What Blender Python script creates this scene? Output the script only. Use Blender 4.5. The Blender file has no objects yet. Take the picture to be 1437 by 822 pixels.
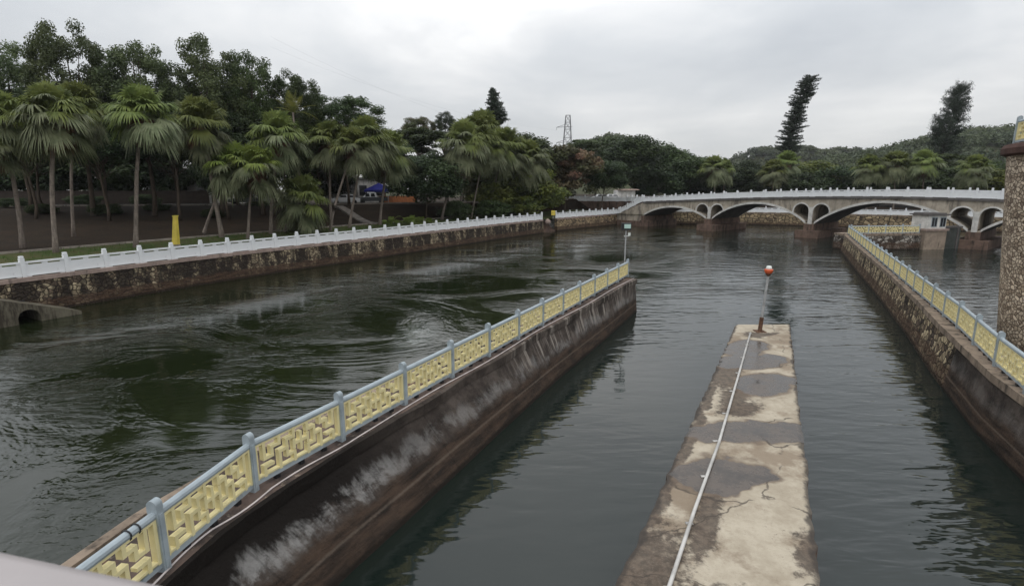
import bpy, math, random
import numpy as np
from mathutils import Vector
R = math.radians
sc = bpy.context.scene
col = sc.collection
random.seed(7)

# ------------------------------------------------------------------ camera model (survey of the site)
FPX, PITCH, CAMH = 737.0, 0.199, 7.88
_c, _s = math.cos(PITCH), math.sin(PITCH)
def ray(px, py):
    u = (px - 718.5) / FPX; w = (411 - py) / FPX
    return (u, _c + w * _s, -_s + w * _c)
def at(px, py, z):
    r = ray(px, py); t = (z - CAMH) / r[2]
    return (r[0] * t, r[1] * t)
def atd(px, py, Y):
    r = ray(px, py); t = Y / r[1]
    return (r[0] * t, CAMH + r[2] * t)
def mpp(px, py, Y):                       # metres per photo pixel at that depth
    return (Y * _c - (atd(px, py, Y)[1] - CAMH) * _s) / FPX

# ------------------------------------------------------------------ mesh helpers
class MB:
    def __init__(s): s.v = []; s.f = []; s.uv = []; s.has_uv = False; s.mi = []; s.cur = 0
    def face(s, pts, uv=None):
        n = len(s.v); s.v.extend([tuple(p) for p in pts]); s.f.append(tuple(range(n, n + len(pts))))
        s.mi.append(s.cur)
        if uv: s.has_uv = True; s.uv.extend(uv)
        else: s.uv.extend([(0.0, 0.0)] * len(pts))
    def box(s, c, size, rz=0.0, taper=1.0):
        cx, cy, cz = c; a, b, h = size[0] / 2, size[1] / 2, size[2] / 2
        ca, sa = math.cos(rz), math.sin(rz)
        def P(x, y, z, t): 
            x *= t; y *= t
            return (cx + x * ca - y * sa, cy + x * sa + y * ca, cz + z)
        l = [P(-a, -b, -h, 1), P(a, -b, -h, 1), P(a, b, -h, 1), P(-a, b, -h, 1)]
        u = [P(-a, -b, h, taper), P(a, -b, h, taper), P(a, b, h, taper), P(-a, b, h, taper)]
        s.hexa(l, u)
    def hexa(s, l, u):
        n = len(s.v); s.v.extend([tuple(p) for p in l] + [tuple(p) for p in u])
        for f in ((3, 2, 1, 0), (4, 5, 6, 7), (0, 1, 5, 4), (1, 2, 6, 5), (2, 3, 7, 6), (3, 0, 4, 7)):
            s.f.append(tuple(n + i for i in f)); s.mi.append(s.cur); s.uv.extend([(0.0, 0.0)] * 4)
    def tube(s, pts, rad, n=8, cap=True):
        pts = [Vector(p) for p in pts]
        if not hasattr(rad, '__len__'): rad = [rad] * len(pts)
        rings = []
        ref = Vector((0, 0, 1))
        base = len(s.v)
        for i, p in enumerate(pts):
            t = (pts[min(i + 1, len(pts) - 1)] - pts[max(i - 1, 0)])
            t = t.normalized() if t.length > 1e-9 else Vector((0, 0, 1))
            a = t.cross(ref if abs(t.z) < 0.95 else Vector((1, 0, 0))).normalized(); b = t.cross(a)
            for k in range(n):
                an = 2 * math.pi * k / n
                s.v.append(tuple(p + (a * math.cos(an) + b * math.sin(an)) * rad[i]))
        for i in range(len(pts) - 1):
            for k in range(n):
                k2 = (k + 1) % n
                s.f.append((base + i * n + k, base + i * n + k2, base + (i + 1) * n + k2, base + (i + 1) * n + k))
                s.mi.append(s.cur); s.uv.extend([(0.0, 0.0)] * 4)
        if cap:
            s.f.append(tuple(base + k for k in range(n))[::-1]); s.mi.append(s.cur); s.uv.extend([(0.0, 0.0)] * n)
            s.f.append(tuple(base + (len(pts) - 1) * n + k for k in range(n))); s.mi.append(s.cur); s.uv.extend([(0.0, 0.0)] * n)
    def lathe(s, c, prof, n=16):                         # prof: (r, z) list
        base = len(s.v)
        for r, z in prof:
            for k in range(n):
                an = 2 * math.pi * k / n
                s.v.append((c[0] + r * math.cos(an), c[1] + r * math.sin(an), c[2] + z))
        for i in range(len(prof) - 1):
            for k in range(n):
                k2 = (k + 1) % n
                s.f.append((base + i * n + k, base + i * n + k2, base + (i + 1) * n + k2, base + (i + 1) * n + k))
                s.mi.append(s.cur); s.uv.extend([(0.0, 0.0)] * 4)
        s.f.append(tuple(base + k for k in range(n))[::-1]); s.mi.append(s.cur); s.uv.extend([(0.0, 0.0)] * n)
        m = len(prof) - 1
        s.f.append(tuple(base + m * n + k for k in range(n))); s.mi.append(s.cur); s.uv.extend([(0.0, 0.0)] * n)
    def mesh(s, name, mats, origin=(0, 0, 0), smooth=False):
        me = bpy.data.meshes.new(name)
        o = Vector(origin)
        me.from_pydata([tuple(Vector(p) - o) for p in s.v], [], s.f)
        if s.has_uv:
            l = me.uv_layers.new(name='UVMap')
            l.data.foreach_set('uv', np.array(s.uv, dtype=np.float32).ravel())
        for m in (mats if isinstance(mats, (list, tuple)) else [mats]): me.materials.append(m)
        me.polygons.foreach_set('material_index', s.mi)
        if smooth: me.polygons.foreach_set('use_smooth', [True] * len(s.f))
        me.update()
        return me
    def build(s, name, mats, parent=None, origin=None, smooth=False, loc=None, bevel=0):
        off = (0, 0, 0)
        if parent is not None: off = wloc(parent)
        elif origin: off = origin
        o = link(name, s.mesh(name, mats, off, smooth), parent)
        if origin and parent is None: o.location = origin
        if bevel:
            b = o.modifiers.new('bevel', 'BEVEL'); b.width = bevel; b.segments = 2; b.limit_method = 'ANGLE'
        return o
def wloc(o):
    v = Vector((0, 0, 0))
    while o is not None: v += o.location; o = o.parent
    return v
def link(name, me, parent=None):
    o = bpy.data.objects.new(name, me); col.objects.link(o)
    if parent is not None: o.parent = parent
    return o
def tag(o, label=None, cat=None, group=None, kind=None):
    if label: o['label'] = label
    if cat: o['category'] = cat
    if group: o['group'] = group
    if kind: o['kind'] = kind
    return o
def empty(name, loc, label, cat, group=None):
    o = bpy.data.objects.new(name, None); col.objects.link(o); o.location = loc; o.empty_display_size = .3
    return tag(o, label, cat, group)
def np_mesh(name, V, quads, mat, mats_idx=None):
    me = bpy.data.meshes.new(name)
    V = np.asarray(V, dtype=np.float32); q = np.asarray(quads, dtype=np.int32)
    me.vertices.add(len(V)); me.vertices.foreach_set('co', V.ravel())
    k = q.shape[1]
    me.loops.add(q.size); me.loops.foreach_set('vertex_index', q.ravel())
    me.polygons.add(len(q)); me.polygons.foreach_set('loop_start', np.arange(0, q.size, k, dtype=np.int32))
    me.polygons.foreach_set('loop_total', np.full(len(q), k, dtype=np.int32))
    for m in (mat if isinstance(mat, (list, tuple)) else [mat]): me.materials.append(m)
    if mats_idx is not None: me.polygons.foreach_set('material_index', np.asarray(mats_idx, dtype=np.int32))
    me.update(calc_edges=True); me.validate()
    return me

# ------------------------------------------------------------------ materials
class NT:
    def __init__(s, name):
        s.m = bpy.data.materials.new(name); s.m.use_nodes = True; s.t = s.m.node_tree
        s.b = s.t.nodes['Principled BSDF']; s.out = s.t.nodes['Material Output']
    def n(s, ty, **kw):
        nd = s.t.nodes.new(ty)
        for k, v in kw.items():
            if hasattr(nd, k): setattr(nd, k, v)
        return nd
    def l(s, a, b): s.t.links.new(a, b)
    def put(s, sock, v):
        if isinstance(v, bpy.types.NodeSocket): s.l(v, sock)
        elif isinstance(v, (tuple, list)) and len(v) == 3 and sock.type == 'RGBA': sock.default_value = (*v, 1)
        else: sock.default_value = v
    def coord(s, kind='Object'): return s.n('ShaderNodeTexCoord').outputs[kind]
    def mapping(s, vec, scale=(1, 1, 1), loc=(0, 0, 0), rot=(0, 0, 0)):
        m = s.n('ShaderNodeMapping'); s.l(vec, m.inputs['Vector'])
        m.inputs['Scale'].default_value = scale; m.inputs['Location'].default_value = loc; m.inputs['Rotation'].default_value = rot
        return m.outputs[0]
    def noise(s, vec, scale=1, detail=3, rough=.55, dist=0):
        x = s.n('ShaderNodeTexNoise'); s.l(vec, x.inputs['Vector'])
        x.inputs['Scale'].default_value = scale; x.inputs['Detail'].default_value = detail
        x.inputs['Roughness'].default_value = rough; x.inputs['Distortion'].default_value = dist
        return x.outputs['Fac']
    def ramp(s, f, stops, interp='LINEAR'):
        r = s.n('ShaderNodeValToRGB'); s.l(f, r.inputs[0]); cr = r.color_ramp; cr.interpolation = interp
        while len(cr.elements) < len(stops): cr.elements.new(.5)
        for e, (p, c) in zip(cr.elements, stops):
            e.position = p; e.color = (c, c, c, 1) if not isinstance(c, tuple) else (*c, 1)
        return r.outputs[0]
    def step(s, f, a, b):
        m = s.n('ShaderNodeMapRange'); m.interpolation_type = 'SMOOTHSTEP'
        s.l(f, m.inputs['Value']); m.inputs['From Min'].default_value = a; m.inputs['From Max'].default_value = b
        return m.outputs[0]
    def math(s, op, a, b=0.0, clamp=False):
        m = s.n('ShaderNodeMath', operation=op, use_clamp=clamp); s.put(m.inputs[0], a); s.put(m.inputs[1], b)
        return m.outputs[0]
    def mix(s, f, a, b, bt='MIX'):
        m = s.n('ShaderNodeMix', data_type='RGBA', blend_type=bt)
        s.put(m.inputs[0], f); s.put(m.inputs[6], a); s.put(m.inputs[7], b)
        return m.outputs[2]
    def sep(s, vec):
        x = s.n('ShaderNodeSeparateXYZ'); s.l(vec, x.inputs[0]); return x.outputs
    def bump(s, h, strength=.5, dist=.05, normal=None):
        b = s.n('ShaderNodeBump'); s.l(h, b.inputs['Height']); b.inputs['Strength'].default_value = strength
        b.inputs['Distance'].default_value = dist
        if normal: s.l(normal, b.inputs['Normal'])
        return b.outputs[0]
    def set(s, color=None, rough=None, normal=None, spec=None, metal=None):
        if color is not None: s.put(s.b.inputs['Base Color'], color)
        if rough is not None: s.put(s.b.inputs['Roughness'], rough)
        if normal is not None: s.l(normal, s.b.inputs['Normal'])
        if spec is None and isinstance(rough, float) and rough >= .6: spec = .12
        if spec is not None: s.b.inputs['Specular IOR Level'].default_value = spec
        if metal is not None: s.b.inputs['Metallic'].default_value = metal
        return s.m

def m_plain(name, c, rough=.6, var=.25, scale=3, metal=0, bump=.15, dirt=None):
    n = NT(name); o = n.coord()
    f = n.noise(o, scale, 5, .6)
    c2 = tuple(x * (1 - var) for x in c)
    colr = n.mix(n.step(f, .35, .65), c, c2)
    if dirt:
        g = n.noise(n.mapping(o, (2.5, 2.5, .5)), 2.0, 6, .7)
        colr = n.mix(n.step(g, dirt[1], dirt[1] + .22), colr, dirt[0])
    return n.set(colr, rough, n.bump(n.noise(o, scale * 12, 4), bump, .01), metal=metal)

def m_leaf(name, a, b, trans=.25, scale=.9):
    n = NT(name)
    oi = n.n('ShaderNodeObjectInfo')
    f = n.noise(n.coord(), scale, 3, .7)
    c = n.mix(n.step(f, .38, .62), a, b)
    hs = n.n('ShaderNodeHueSaturation'); n.l(c, hs.inputs['Color'])
    h = n.math('MULTIPLY_ADD', oi.outputs['Random'], .03); h.node.inputs[2].default_value = .485; n.l(h, hs.inputs['Hue'])
    v = n.math('MULTIPLY_ADD', oi.outputs['Random'], .5); v.node.inputs[2].default_value = .75; n.l(v, hs.inputs['Value'])
    n.set(hs.outputs[0], .5, spec=.16)
    tr = n.n('ShaderNodeBsdfTranslucent'); n.l(hs.outputs[0], tr.inputs[0])
    ms = n.n('ShaderNodeMixShader'); ms.inputs[0].default_value = trans
    n.l(n.b.outputs[0], ms.inputs[1]); n.l(tr.outputs[0], ms.inputs[2]); n.l(ms.outputs[0], n.out.inputs[0])
    return n.m

def m_bark(name, c, ring=0):
    n = NT(name); o = n.coord()
    f = n.noise(n.mapping(o, (4, 4, .8)), 2, 5, .65)
    colr = n.mix(n.step(f, .3, .7), c, tuple(x * .5 for x in c))
    h = n.noise(n.mapping(o, (6, 6, 1.2 if not ring else 14)), 3, 4)
    if ring:
        w = n.noise(n.mapping(o, (.4, .4, 9)), 2, 2)
        colr = n.mix(n.math('MULTIPLY', n.step(w, .5, .62), .5), colr, tuple(x * .45 for x in c))
    return n.set(colr, .85, n.bump(h, .6, .03))

def m_rubble(name, cell=2.6, light=(.34, .27, .17), mid=(.17, .125, .085), dark=(.07, .055, .045), band=1.0,
             bandcol=(.105, .066, .045), stain=.55, mortar=(.035, .028, .023), contrast=1.0, clear_u=None):
    """random rubble masonry seen on walls: uv = metres along, metres up"""
    n = NT(name); uv = n.coord('UV'); xyz = n.sep(uv)
    wob = n.noise(uv, 1.7, 2)
    wv = n.n('ShaderNodeVectorMath', operation='ADD'); n.l(uv, wv.inputs[0])
    wc = n.n('ShaderNodeCombineXYZ'); n.l(n.math('MULTIPLY', wob, .35), wc.inputs[0]); n.l(n.math('MULTIPLY', wob, -.3), wc.inputs[1])
    n.l(wc.outputs[0], wv.inputs[1])
    P = n.mapping(wv.outputs[0], (1, 1.25, 1))
    v1 = n.n('ShaderNodeTexVoronoi', voronoi_dimensions='2D'); n.l(P, v1.inputs['Vector']); v1.inputs['Scale'].default_value = cell
    v2 = n.n('ShaderNodeTexVoronoi', voronoi_dimensions='2D', feature='DISTANCE_TO_EDGE'); n.l(P, v2.inputs['Vector']); v2.inputs['Scale'].default_value = cell
    rnd = n.sep(v1.outputs['Color'])
    stone = n.ramp(rnd[0], [(0, dark), (.3, mid), (.62, light), (1, tuple(min(1, x * 1.45) for x in light))])
    fine = n.noise(uv, 9, 5, .7)
    stone = n.mix(n.math('MULTIPLY', n.step(fine, .45, .75), .55), stone, mid)
    edge = n.math('ADD', v2.outputs['Distance'], n.math('MULTIPLY', n.math('SUBTRACT', fine, .5), .1))
    colr = n.mix(n.step(edge, .03, .13), mortar, stone)
    # damp stains running down from the coping
    st = n.noise(n.mapping(uv, (.55, .16, 1)), 1.6, 6, .68, .4)
    thr = .62 - .3 * stain
    sm = n.step(st, thr, thr + .17)
    colr = n.mix(n.math('MULTIPLY', sm, .93), colr, (.024, .019, .016))
    st2 = n.noise(n.mapping(uv, (2.2, .12, 1)), 2.0, 4, .6)
    colr = n.mix(n.math('MULTIPLY', n.step(st2, .52, .7), .55 * stain + .1), colr, (.035, .027, .022))
    # tide band
    bz = n.math('ADD', xyz[1], n.math('MULTIPLY', n.math('SUBTRACT', n.noise(n.mapping(uv, (1.2, .5, 1)), 1.5, 5, .6), .5), .55))
    bm = n.step(bz, band + .05, band - .1)
    bandc = n.mix(n.step(n.noise(n.mapping(uv, (.5, 3, 1)), 2.2, 6, .7), .36, .64), bandcol, tuple(x * .38 for x in bandcol))
    colr = n.mix(n.math('MULTIPLY', bm, .8), colr, bandc)
    wet = n.step(n.math('ADD', xyz[1], n.math('MULTIPLY', fine, .2)), .34, .2)
    colr = n.mix(n.math('MULTIPLY', wet, .8), colr, (.02, .015, .012))
    h = n.math('ADD', n.step(edge, 0, .16), n.math('MULTIPLY', fine, .5))
    return n.set(colr, .88, n.bump(h, .9, .06))

def m_concrete(name, c=(.32, .29, .25), stain=.4, sc=1.0, dark=(.05, .042, .036)):
    n = NT(name); o = n.coord()
    f = n.noise(o, 1.4 * sc, 7, .68); g = n.noise(n.mapping(o, (1.2, 1.2, .25)), 1.8 * sc, 6, .7)
    colr = n.mix(n.step(f, .3, .7), c, tuple(x * .62 for x in c))
    colr = n.mix(n.math('MULTIPLY', n.step(g, .66 - .25 * stain, .84 - .25 * stain), .85), colr, dark)
    return n.set(colr, .85, n.bump(n.noise(o, 14, 6, .7), .35, .02))

M = {}
M['white'] = m_plain('white_paint', (.72, .735, .745), .55, .12, .9, dirt=((.26, .245, .23), .62))
M['bluegrey'] = m_plain('blue_grey_paint', (.36, .415, .445), .5, .25, 3, dirt=((.15, .16, .165), .57))
M['yellow'] = m_plain('pale_yellow_paint', (.78, .69, .38), .6, .13, 2.5, dirt=((.42, .33, .19), .62))
M['black'] = m_plain('black_rubber_and_shade', (.015, .015, .017), .5)
M['cable'] = m_plain('white_cable', (.62, .55, .53), .5)
M['steel'] = m_plain('galvanised_steel', (.45, .45, .45), .45, .3, 6, metal=.2)
M['pipe'] = m_plain('painted_pipe', (.55, .53, .50), .5, .35, 1.2)
M['rust'] = m_plain('rusty_steel', (.16, .09, .06), .8, .5, 8)
M['palmtrunk'] = m_bark('palm_bark', (.27, .225, .19), 1)
M['bark'] = m_bark('tree_bark', (.11, .085, .065))
M['pinebark'] = m_bark('pine_bark', (.05, .045, .04))
M['palmleaf'] = m_leaf('palm_frond_green', (.178, .208, .06), (.125, .158, .05), .32, 1.4)
M['palmleaf_b'] = m_leaf('palm_frond_bright', (.20, .25, .055), (.15, .2, .05), .34, 1.4)
M['palmold'] = m_leaf('palm_frond_old', (.19, .205, .115), (.11, .13, .065), .25, 1.6)
M['palmdead'] = m_leaf('palm_frond_dead', (.16, .085, .052), (.09, .052, .033), .15, 1.6)
M['feather'] = m_leaf('feather_palm_leaf', (.22, .23, .05), (.12, .14, .04), .3, 1.0)
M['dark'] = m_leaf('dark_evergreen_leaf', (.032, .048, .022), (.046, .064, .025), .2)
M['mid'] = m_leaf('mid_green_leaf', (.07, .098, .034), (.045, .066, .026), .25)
M['pine'] = m_leaf('grey_green_leaf', (.115, .145, .06), (.07, .095, .045), .25, 1.5)
M['yellowgreen'] = m_leaf('yellow_green_leaf', (.16, .175, .04), (.085, .11, .035), .3)
M['brownleaf'] = m_leaf('bronze_green_leaf', (.125, .105, .055), (.085, .1, .042), .25)
M['bronze'] = m_leaf('orange_bronze_leaf', (.2, .125, .065), (.12, .11, .045), .25)
M['pink'] = m_leaf('pink_blossom', (.29, .165, .12), (.15, .115, .06), .25)
M['norfolk'] = m_leaf('norfolk_needle', (.03, .042, .03), (.04, .05, .034), .05)
M['hillleaf'] = m_leaf('hill_tree_leaf', (.06, .08, .045), (.085, .105, .05), .2, .03)
M['grassblade'] = m_leaf('grass_blade', (.09, .14, .035), (.065, .095, .03), .3, .8)
M['quay'] = m_rubble('quay_rubble', 3.3, light=(.34, .28, .185), mortar=(.048, .038, .03), stain=.82, band=.78)
M['quayfar'] = m_rubble('far_quay_rubble', 2.4, light=(.33, .245, .15), mid=(.2, .145, .09), stain=.32, band=.8)
M['right'] = m_rubble('right_wall_rubble', 3.0, light=(.42, .34, .22), stain=.5, band=.85)
M['front'] = m_rubble('frontal_wall_rubble', 1.9, light=(.36, .33, .29), mid=(.11, .09, .075), stain=.42, band=.95)
M['backbank'] = m_rubble('back_bank_rubble', 1.3, light=(.31, .24, .145), mid=(.21, .16, .1), dark=(.12, .09, .06), stain=.3, band=.6)
M['tower'] = m_rubble('tower_rubble', 5.2, light=(.52, .43, .33), mid=(.38, .30, .22), dark=(.2, .15, .115), stain=.1, band=-5, mortar=(.12, .09, .068))
M['cap'] = m_concrete('weathered_coping', (.3, .235, .18), .75)
M['cap_pink'] = m_concrete('pinkish_coping', (.36, .275, .235), .5)
M['bridge'] = m_concrete('bridge_render', (.45, .395, .32), .78, .6, (.12, .105, .09))
M['band'] = m_concrete('bridge_arch_ring', (.64, .625, .59), .35, .7, (.15, .135, .12))
M['pierstone'] = m_concrete('bridge_pier_stone', (.17, .115, .09), .7, .8, (.035, .028, .024))
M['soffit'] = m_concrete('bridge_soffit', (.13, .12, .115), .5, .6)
M['hut'] = m_concrete('hut_render', (.68, .66, .62), .2)
M['hutbase'] = m_concrete('hut_base_stone', (.34, .27, .21), .35)
M['end_wall'] = m_concrete('end_wall_painted_shade', (.075, .082, .075), .5)  # dark tone puts the shade on a concrete end wall into the colour
M['ledge'] = m_plain('smooth_painted_ledge', (.37, .335, .33), .5, .06, 3, bump=.05)
M['kerb'] = m_concrete('kerb_stone', (.33, .29, .25), .5)
M['asphalt'] = m_concrete('asphalt', (.06, .06, .06), .4)
M['path'] = m_concrete('path_concrete', (.26, .23, .2), .4)
M['glass'] = m_plain('dark_glass', (.02, .022, .026), .08, .1)
M['redpaint'] = m_plain('red_paint', (.4, .03, .03), .4)
M['blue'] = m_plain('blue_tarpaulin', (.03, .035, .22), .6)
M['orange'] = m_plain('orange_paint', (.5, .19, .08), .6)
M['obelisk'] = m_plain('yellow_marker_paint', (.66, .52, .08), .5, .2, 2)
M['carwhite'] = m_plain('white_car_paint', (.7, .7, .71), .3, .05)
M['cardark'] = m_plain('dark_car_paint', (.02, .025, .03), .25, .1)
M['tyre'] = m_plain('tyre', (.02, .02, .02), .8)
M['house'] = m_concrete('house_render', (.7, .68, .65), .2)
M['roof'] = m_concrete('house_roof', (.3, .3, .31), .3)
M['brickwall'] = m_concrete('low_wall_render', (.055, .043, .036), .5)
M['pylon'] = m_plain('pylon_steel', (.17, .17, .18), .6)

# lamp glass (unlit)
M['lampred'] = m_plain('orange_red_lens', (.6, .1, .03), .25, .1)
M['lampwhite'] = m_plain('white_lens_cover', (.75, .78, .74), .3, .05)
M['lampgreen'] = m_plain('pale_green_lens', (.45, .62, .56), .25, .08)

# middle dividing wall: stained concrete, uv = metres along / up
def m_divider(limeamt=.8, nm='stained_divider_concrete'):
    n = NT(nm); uv = n.coord('UV'); x = n.sep(uv)
    fine = n.noise(uv, 7, 6, .7)
    base = n.mix(n.step(n.noise(uv, 1.2, 6, .65), .35, .65), (.10, .082, .07), (.045, .036, .031))
    # black growth below the coping, heavy near the lock bridge
    bk = n.noise(n.mapping(uv, (.35, .5, 1)), 1.3, 6, .7)
    near = n.step(x[0], 13.0, 8.0)
    up = n.step(n.math('ADD', x[1], n.math('MULTIPLY', n.noise(n.mapping(uv, (1.6, .3, 1)), 1.6, 6, .75), .9)), 1.45, 1.75)
    far_amt = n.step(bk, .5, .62)
    colr = n.mix(n.math('MULTIPLY', up, n.math('MAXIMUM', near, n.math('MULTIPLY', far_amt, .6))), base, (.014, .0115, .010))
    # pale lime streaks, a ragged band at mid height
    blot = n.noise(n.mapping(uv, (.8, .85, 1)), 1.2, 9, .7, .4)
    drp = n.noise(n.mapping(uv, (3.4, .55, 1)), 1.5, 5, .65)
    zc = n.math('ADD', x[1], n.math('MULTIPLY', n.math('SUBTRACT', n.noise(n.mapping(uv, (.35, .1, 1)), 1.2, 3), .5), .9))
    bandw = n.math('MULTIPLY', n.step(zc, .5, 1.05), n.step(zc, 1.8, 1.15))
    v_ = n.math('ADD', n.math('MULTIPLY', blot, .75), n.math('MULTIPLY', drp, .25))
    lime = n.math('MULTIPLY', n.step(n.math('ADD', v_, n.math('MULTIPLY', n.math('SUBTRACT', bandw, 1.0), .2)), .43, .57), bandw)
    lime = n.math('MULTIPLY', lime, n.math('MAXIMUM', n.math('MULTIPLY', near, .95), .5))
    colr = n.mix(n.math('MULTIPLY', lime, limeamt), colr, n.mix(fine, (.2, .19, .18), (.4, .39, .375)))
    # far end: grey drips from the coping
    drip = n.math('MULTIPLY', n.step(n.noise(n.mapping(uv, (3.2, .18, 1)), 1.6, 5, .7), .5, .62), n.step(x[0], 15, 19))
    drip = n.math('MULTIPLY', drip, n.step(x[1], .95, 1.3))
    colr = n.mix(n.math('MULTIPLY', drip, .75), colr, (.34, .3, .26))
    # brown tide zone
    bz = n.math('ADD', x[1], n.math('MULTIPLY', n.math('SUBTRACT', n.noise(n.mapping(uv, (1, .6, 1)), 1.4, 6, .65), .5), .7))
    bm = n.step(bz, 1.0, .72)
    bc = n.mix(n.step(n.noise(n.mapping(uv, (.45, 2.6, 1)), 1.8, 6, .7), .36, .66), (.068, .045, .032), (.02, .0155, .0125))
    colr = n.mix(n.math('MULTIPLY', bm, .92), colr, bc)
    jt = n.n('ShaderNodeMath', operation='PINGPONG'); n.l(x[0], jt.inputs[0]); jt.inputs[1].default_value = 2.9
    jm = n.step(n.math('ADD', jt.outputs[0], n.math('MULTIPLY', n.math('SUBTRACT', fine, .5), .05)), .035, .012)
    colr = n.mix(n.math('MULTIPLY', jm, .3), colr, (.012, .01, .009))
    tide = n.math('ABSOLUTE', n.math('SUBTRACT', n.math('ADD', x[1], n.math('MULTIPLY', fine, .06)), .58))
    colr = n.mix(n.math('MULTIPLY', n.step(tide, .05, .0), .5), colr, (.15, .12, .095))
    wet = n.step(n.math('ADD', x[1], n.math('MULTIPLY', fine, .16)), .26, .14)
    colr = n.mix(n.math('MULTIPLY', wet, .85), colr, (.012, .01, .008))
    hh2 = n.math('ADD', n.math('MULTIPLY', fine, .8), n.noise(uv, 2.2, 6, .7))
    return n.set(colr, .8, n.bump(hh2, .8, .07))
M['divider'] = m_divider(); M['rightend'] = m_divider(.22, 'stained_right_wall_concrete')
def m_walltop():
    n = NT('weathered_wall_top'); o = n.coord()
    f = n.noise(o, 1.1, 7, .7); g = n.noise(o, 4.5, 6, .7)
    c = n.mix(n.step(f, .4, .6), (.13, .095, .08), (.05, .04, .036))
    c = n.mix(n.math('MULTIPLY', n.step(g, .58, .7), .8), c, (.3, .25, .2))
    c = n.mix(n.step(n.noise(n.mapping(o, loc=(5, 3, 1)), .8, 5, .65), .6, .72), c, (.17, .085, .055))
    return n.set(c, .85, n.bump(g, .5, .03))
M['walltop'] = m_walltop()
def m_pier():
    """pale concrete deck with wet hollows; uv = (0..1 across, metres along y)"""
    n = NT('wet_pier_concrete'); uv = n.coord('UV'); o = n.coord()
    dn = n.n('ShaderNodeTexNoise'); n.l(o, dn.inputs['Vector']); dn.inputs['Scale'].default_value = .9; dn.inputs['Detail'].default_value = 5
    v = n.n('ShaderNodeVectorMath', operation='SUBTRACT'); n.l(dn.outputs['Color'], v.inputs[0]); v.inputs[1].default_value = (.5, .5, .5)
    v2 = n.n('ShaderNodeVectorMath', operation='MULTIPLY'); n.l(v.outputs[0], v2.inputs[0]); v2.inputs[1].default_value = (.34, 1.6, 0)
    w = n.n('ShaderNodeVectorMath', operation='ADD'); n.l(uv, w.inputs[0]); n.l(v2.outputs[0], w.inputs[1])
    def blob(cu, cv, ru, rv):
        s = n.n('ShaderNodeVectorMath', operation='SUBTRACT'); n.l(w.outputs[0], s.inputs[0]); s.inputs[1].default_value = (cu, cv, 0)
        d = n.n('ShaderNodeVectorMath', operation='DIVIDE'); n.l(s.outputs[0], d.inputs[0]); d.inputs[1].default_value = (ru, rv, 1)
        ln = n.n('ShaderNodeVectorMath', operation='LENGTH'); n.l(d.outputs[0], ln.inputs[0])
        return ln.outputs['Value']
    def union(bs):
        m = bs[0]
        for b in bs[1:]: m = n.math('MINIMUM', m, b)
        return m
    pud = union([blob(.3, 23.2, .32, 1.3), blob(.42, 21.4, .5, .9), blob(.62, 18.7, .36, 1.15), blob(.5, 14.85, .62, .75), blob(.86, 14.7, .3, .6),
                 blob(.36, 12.5, .36, .8), blob(.55, 12.15, .24, .55)])
    damp = union([blob(.05, 8.6, .32, 2.0), blob(.4, 7.6, .62, .9), blob(.38, 10.6, .09, 1.6), blob(.32, 17.5, .2, 1.2), blob(.15, 20, .16, 2.2),
                  blob(.5, 25.6, .3, .5), blob(.4, 16.6, .25, .8), blob(1.0, 9.4, .12, .8), blob(0.02, 14, .07, 8)])
    f = n.noise(o, 1.3, 8, .72); g = n.noise(o, 5, 6, .7)
    c = n.mix(n.step(f, .36, .66), (.44, .385, .30), (.33, .28, .21))
    c = n.mix(n.math('MULTIPLY', n.step(g, .57, .72), .55), c, (.3, .25, .19))
    spots = n.math('MULTIPLY', n.step(n.noise(o, 7, 8, .78), .6, .68), n.step(n.noise(o, .7, 3), .42, .6))
    c = n.mix(n.math('MULTIPLY', spots, .85), c, (.06, .046, .034))
    bl = n.noise(n.mapping(o, loc=(9, 4, 2)), .55, 6, .7)
    c = n.mix(n.math('MULTIPLY', n.step(bl, .47, .62), .75), c, (.19, .14, .095))
    dm = n.step(n.math('ADD', damp, n.math('MULTIPLY', n.math('SUBTRACT', g, .5), 1.6)), 1.15, .7)
    c = n.mix(n.math('MULTIPLY', dm, .88), c, n.mix(n.step(g, .38, .62), (.045, .034, .027), (.11, .082, .062)))
    halo = n.math('MULTIPLY', n.step(n.math('ADD', pud, n.math('MULTIPLY', n.math('SUBTRACT', f, .5), .5)), 1.22, .98), .8)
    c = n.mix(halo, c, (.13, .095, .068))
    pm = n.step(pud, 1.0, .9)
    c = n.mix(pm, c, n.mix(n.step(f, .35, .65), (.05, .043, .038), (.105, .085, .07)))
    grit = n.noise(o, 34, 6, .8)
    c = n.mix(n.math('MULTIPLY', n.step(grit, .56, .68), .35), c, (.1, .08, .06)); c = n.mix(n.math('MULTIPLY', n.step(grit, .42, .34), .25), c, (.5, .46, .4))
    cv_ = n.n('ShaderNodeTexVoronoi', feature='DISTANCE_TO_EDGE'); n.l(w.outputs[0], cv_.inputs['Vector']); n.l(n.mapping(w.outputs[0], (1.1, .33, 1)), cv_.inputs['Vector']); cv_.inputs['Scale'].default_value = 1.0
    crack = n.math('MULTIPLY', n.step(cv_.outputs['Distance'], .012, .003), n.step(n.noise(o, .9, 3), .45, .55))
    c = n.mix(n.math('MULTIPLY', crack, .75), c, (.05, .04, .032))
    x = n.sep(uv)
    edge = n.math('MINIMUM', x[0], n.math('SUBTRACT', 1.0, x[0]))
    em = n.step(n.math('ADD', edge, n.math('MULTIPLY', n.math('SUBTRACT', f, .5), .2)), .05, .008)
    c = n.mix(n.math('MULTIPLY', em, .85), c, (.04, .033, .028))
    r = n.mix(pm, (.85, .85, .85), n.mix(n.step(f, .4, .6), (.1, .1, .1), (.34, .34, .34)))
    n.b.inputs['Specular IOR Level'].default_value = .35
    return n.set(c, r, n.bump(n.mix(pm, g, (.5, .5, .5)), .3, .02))
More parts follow.
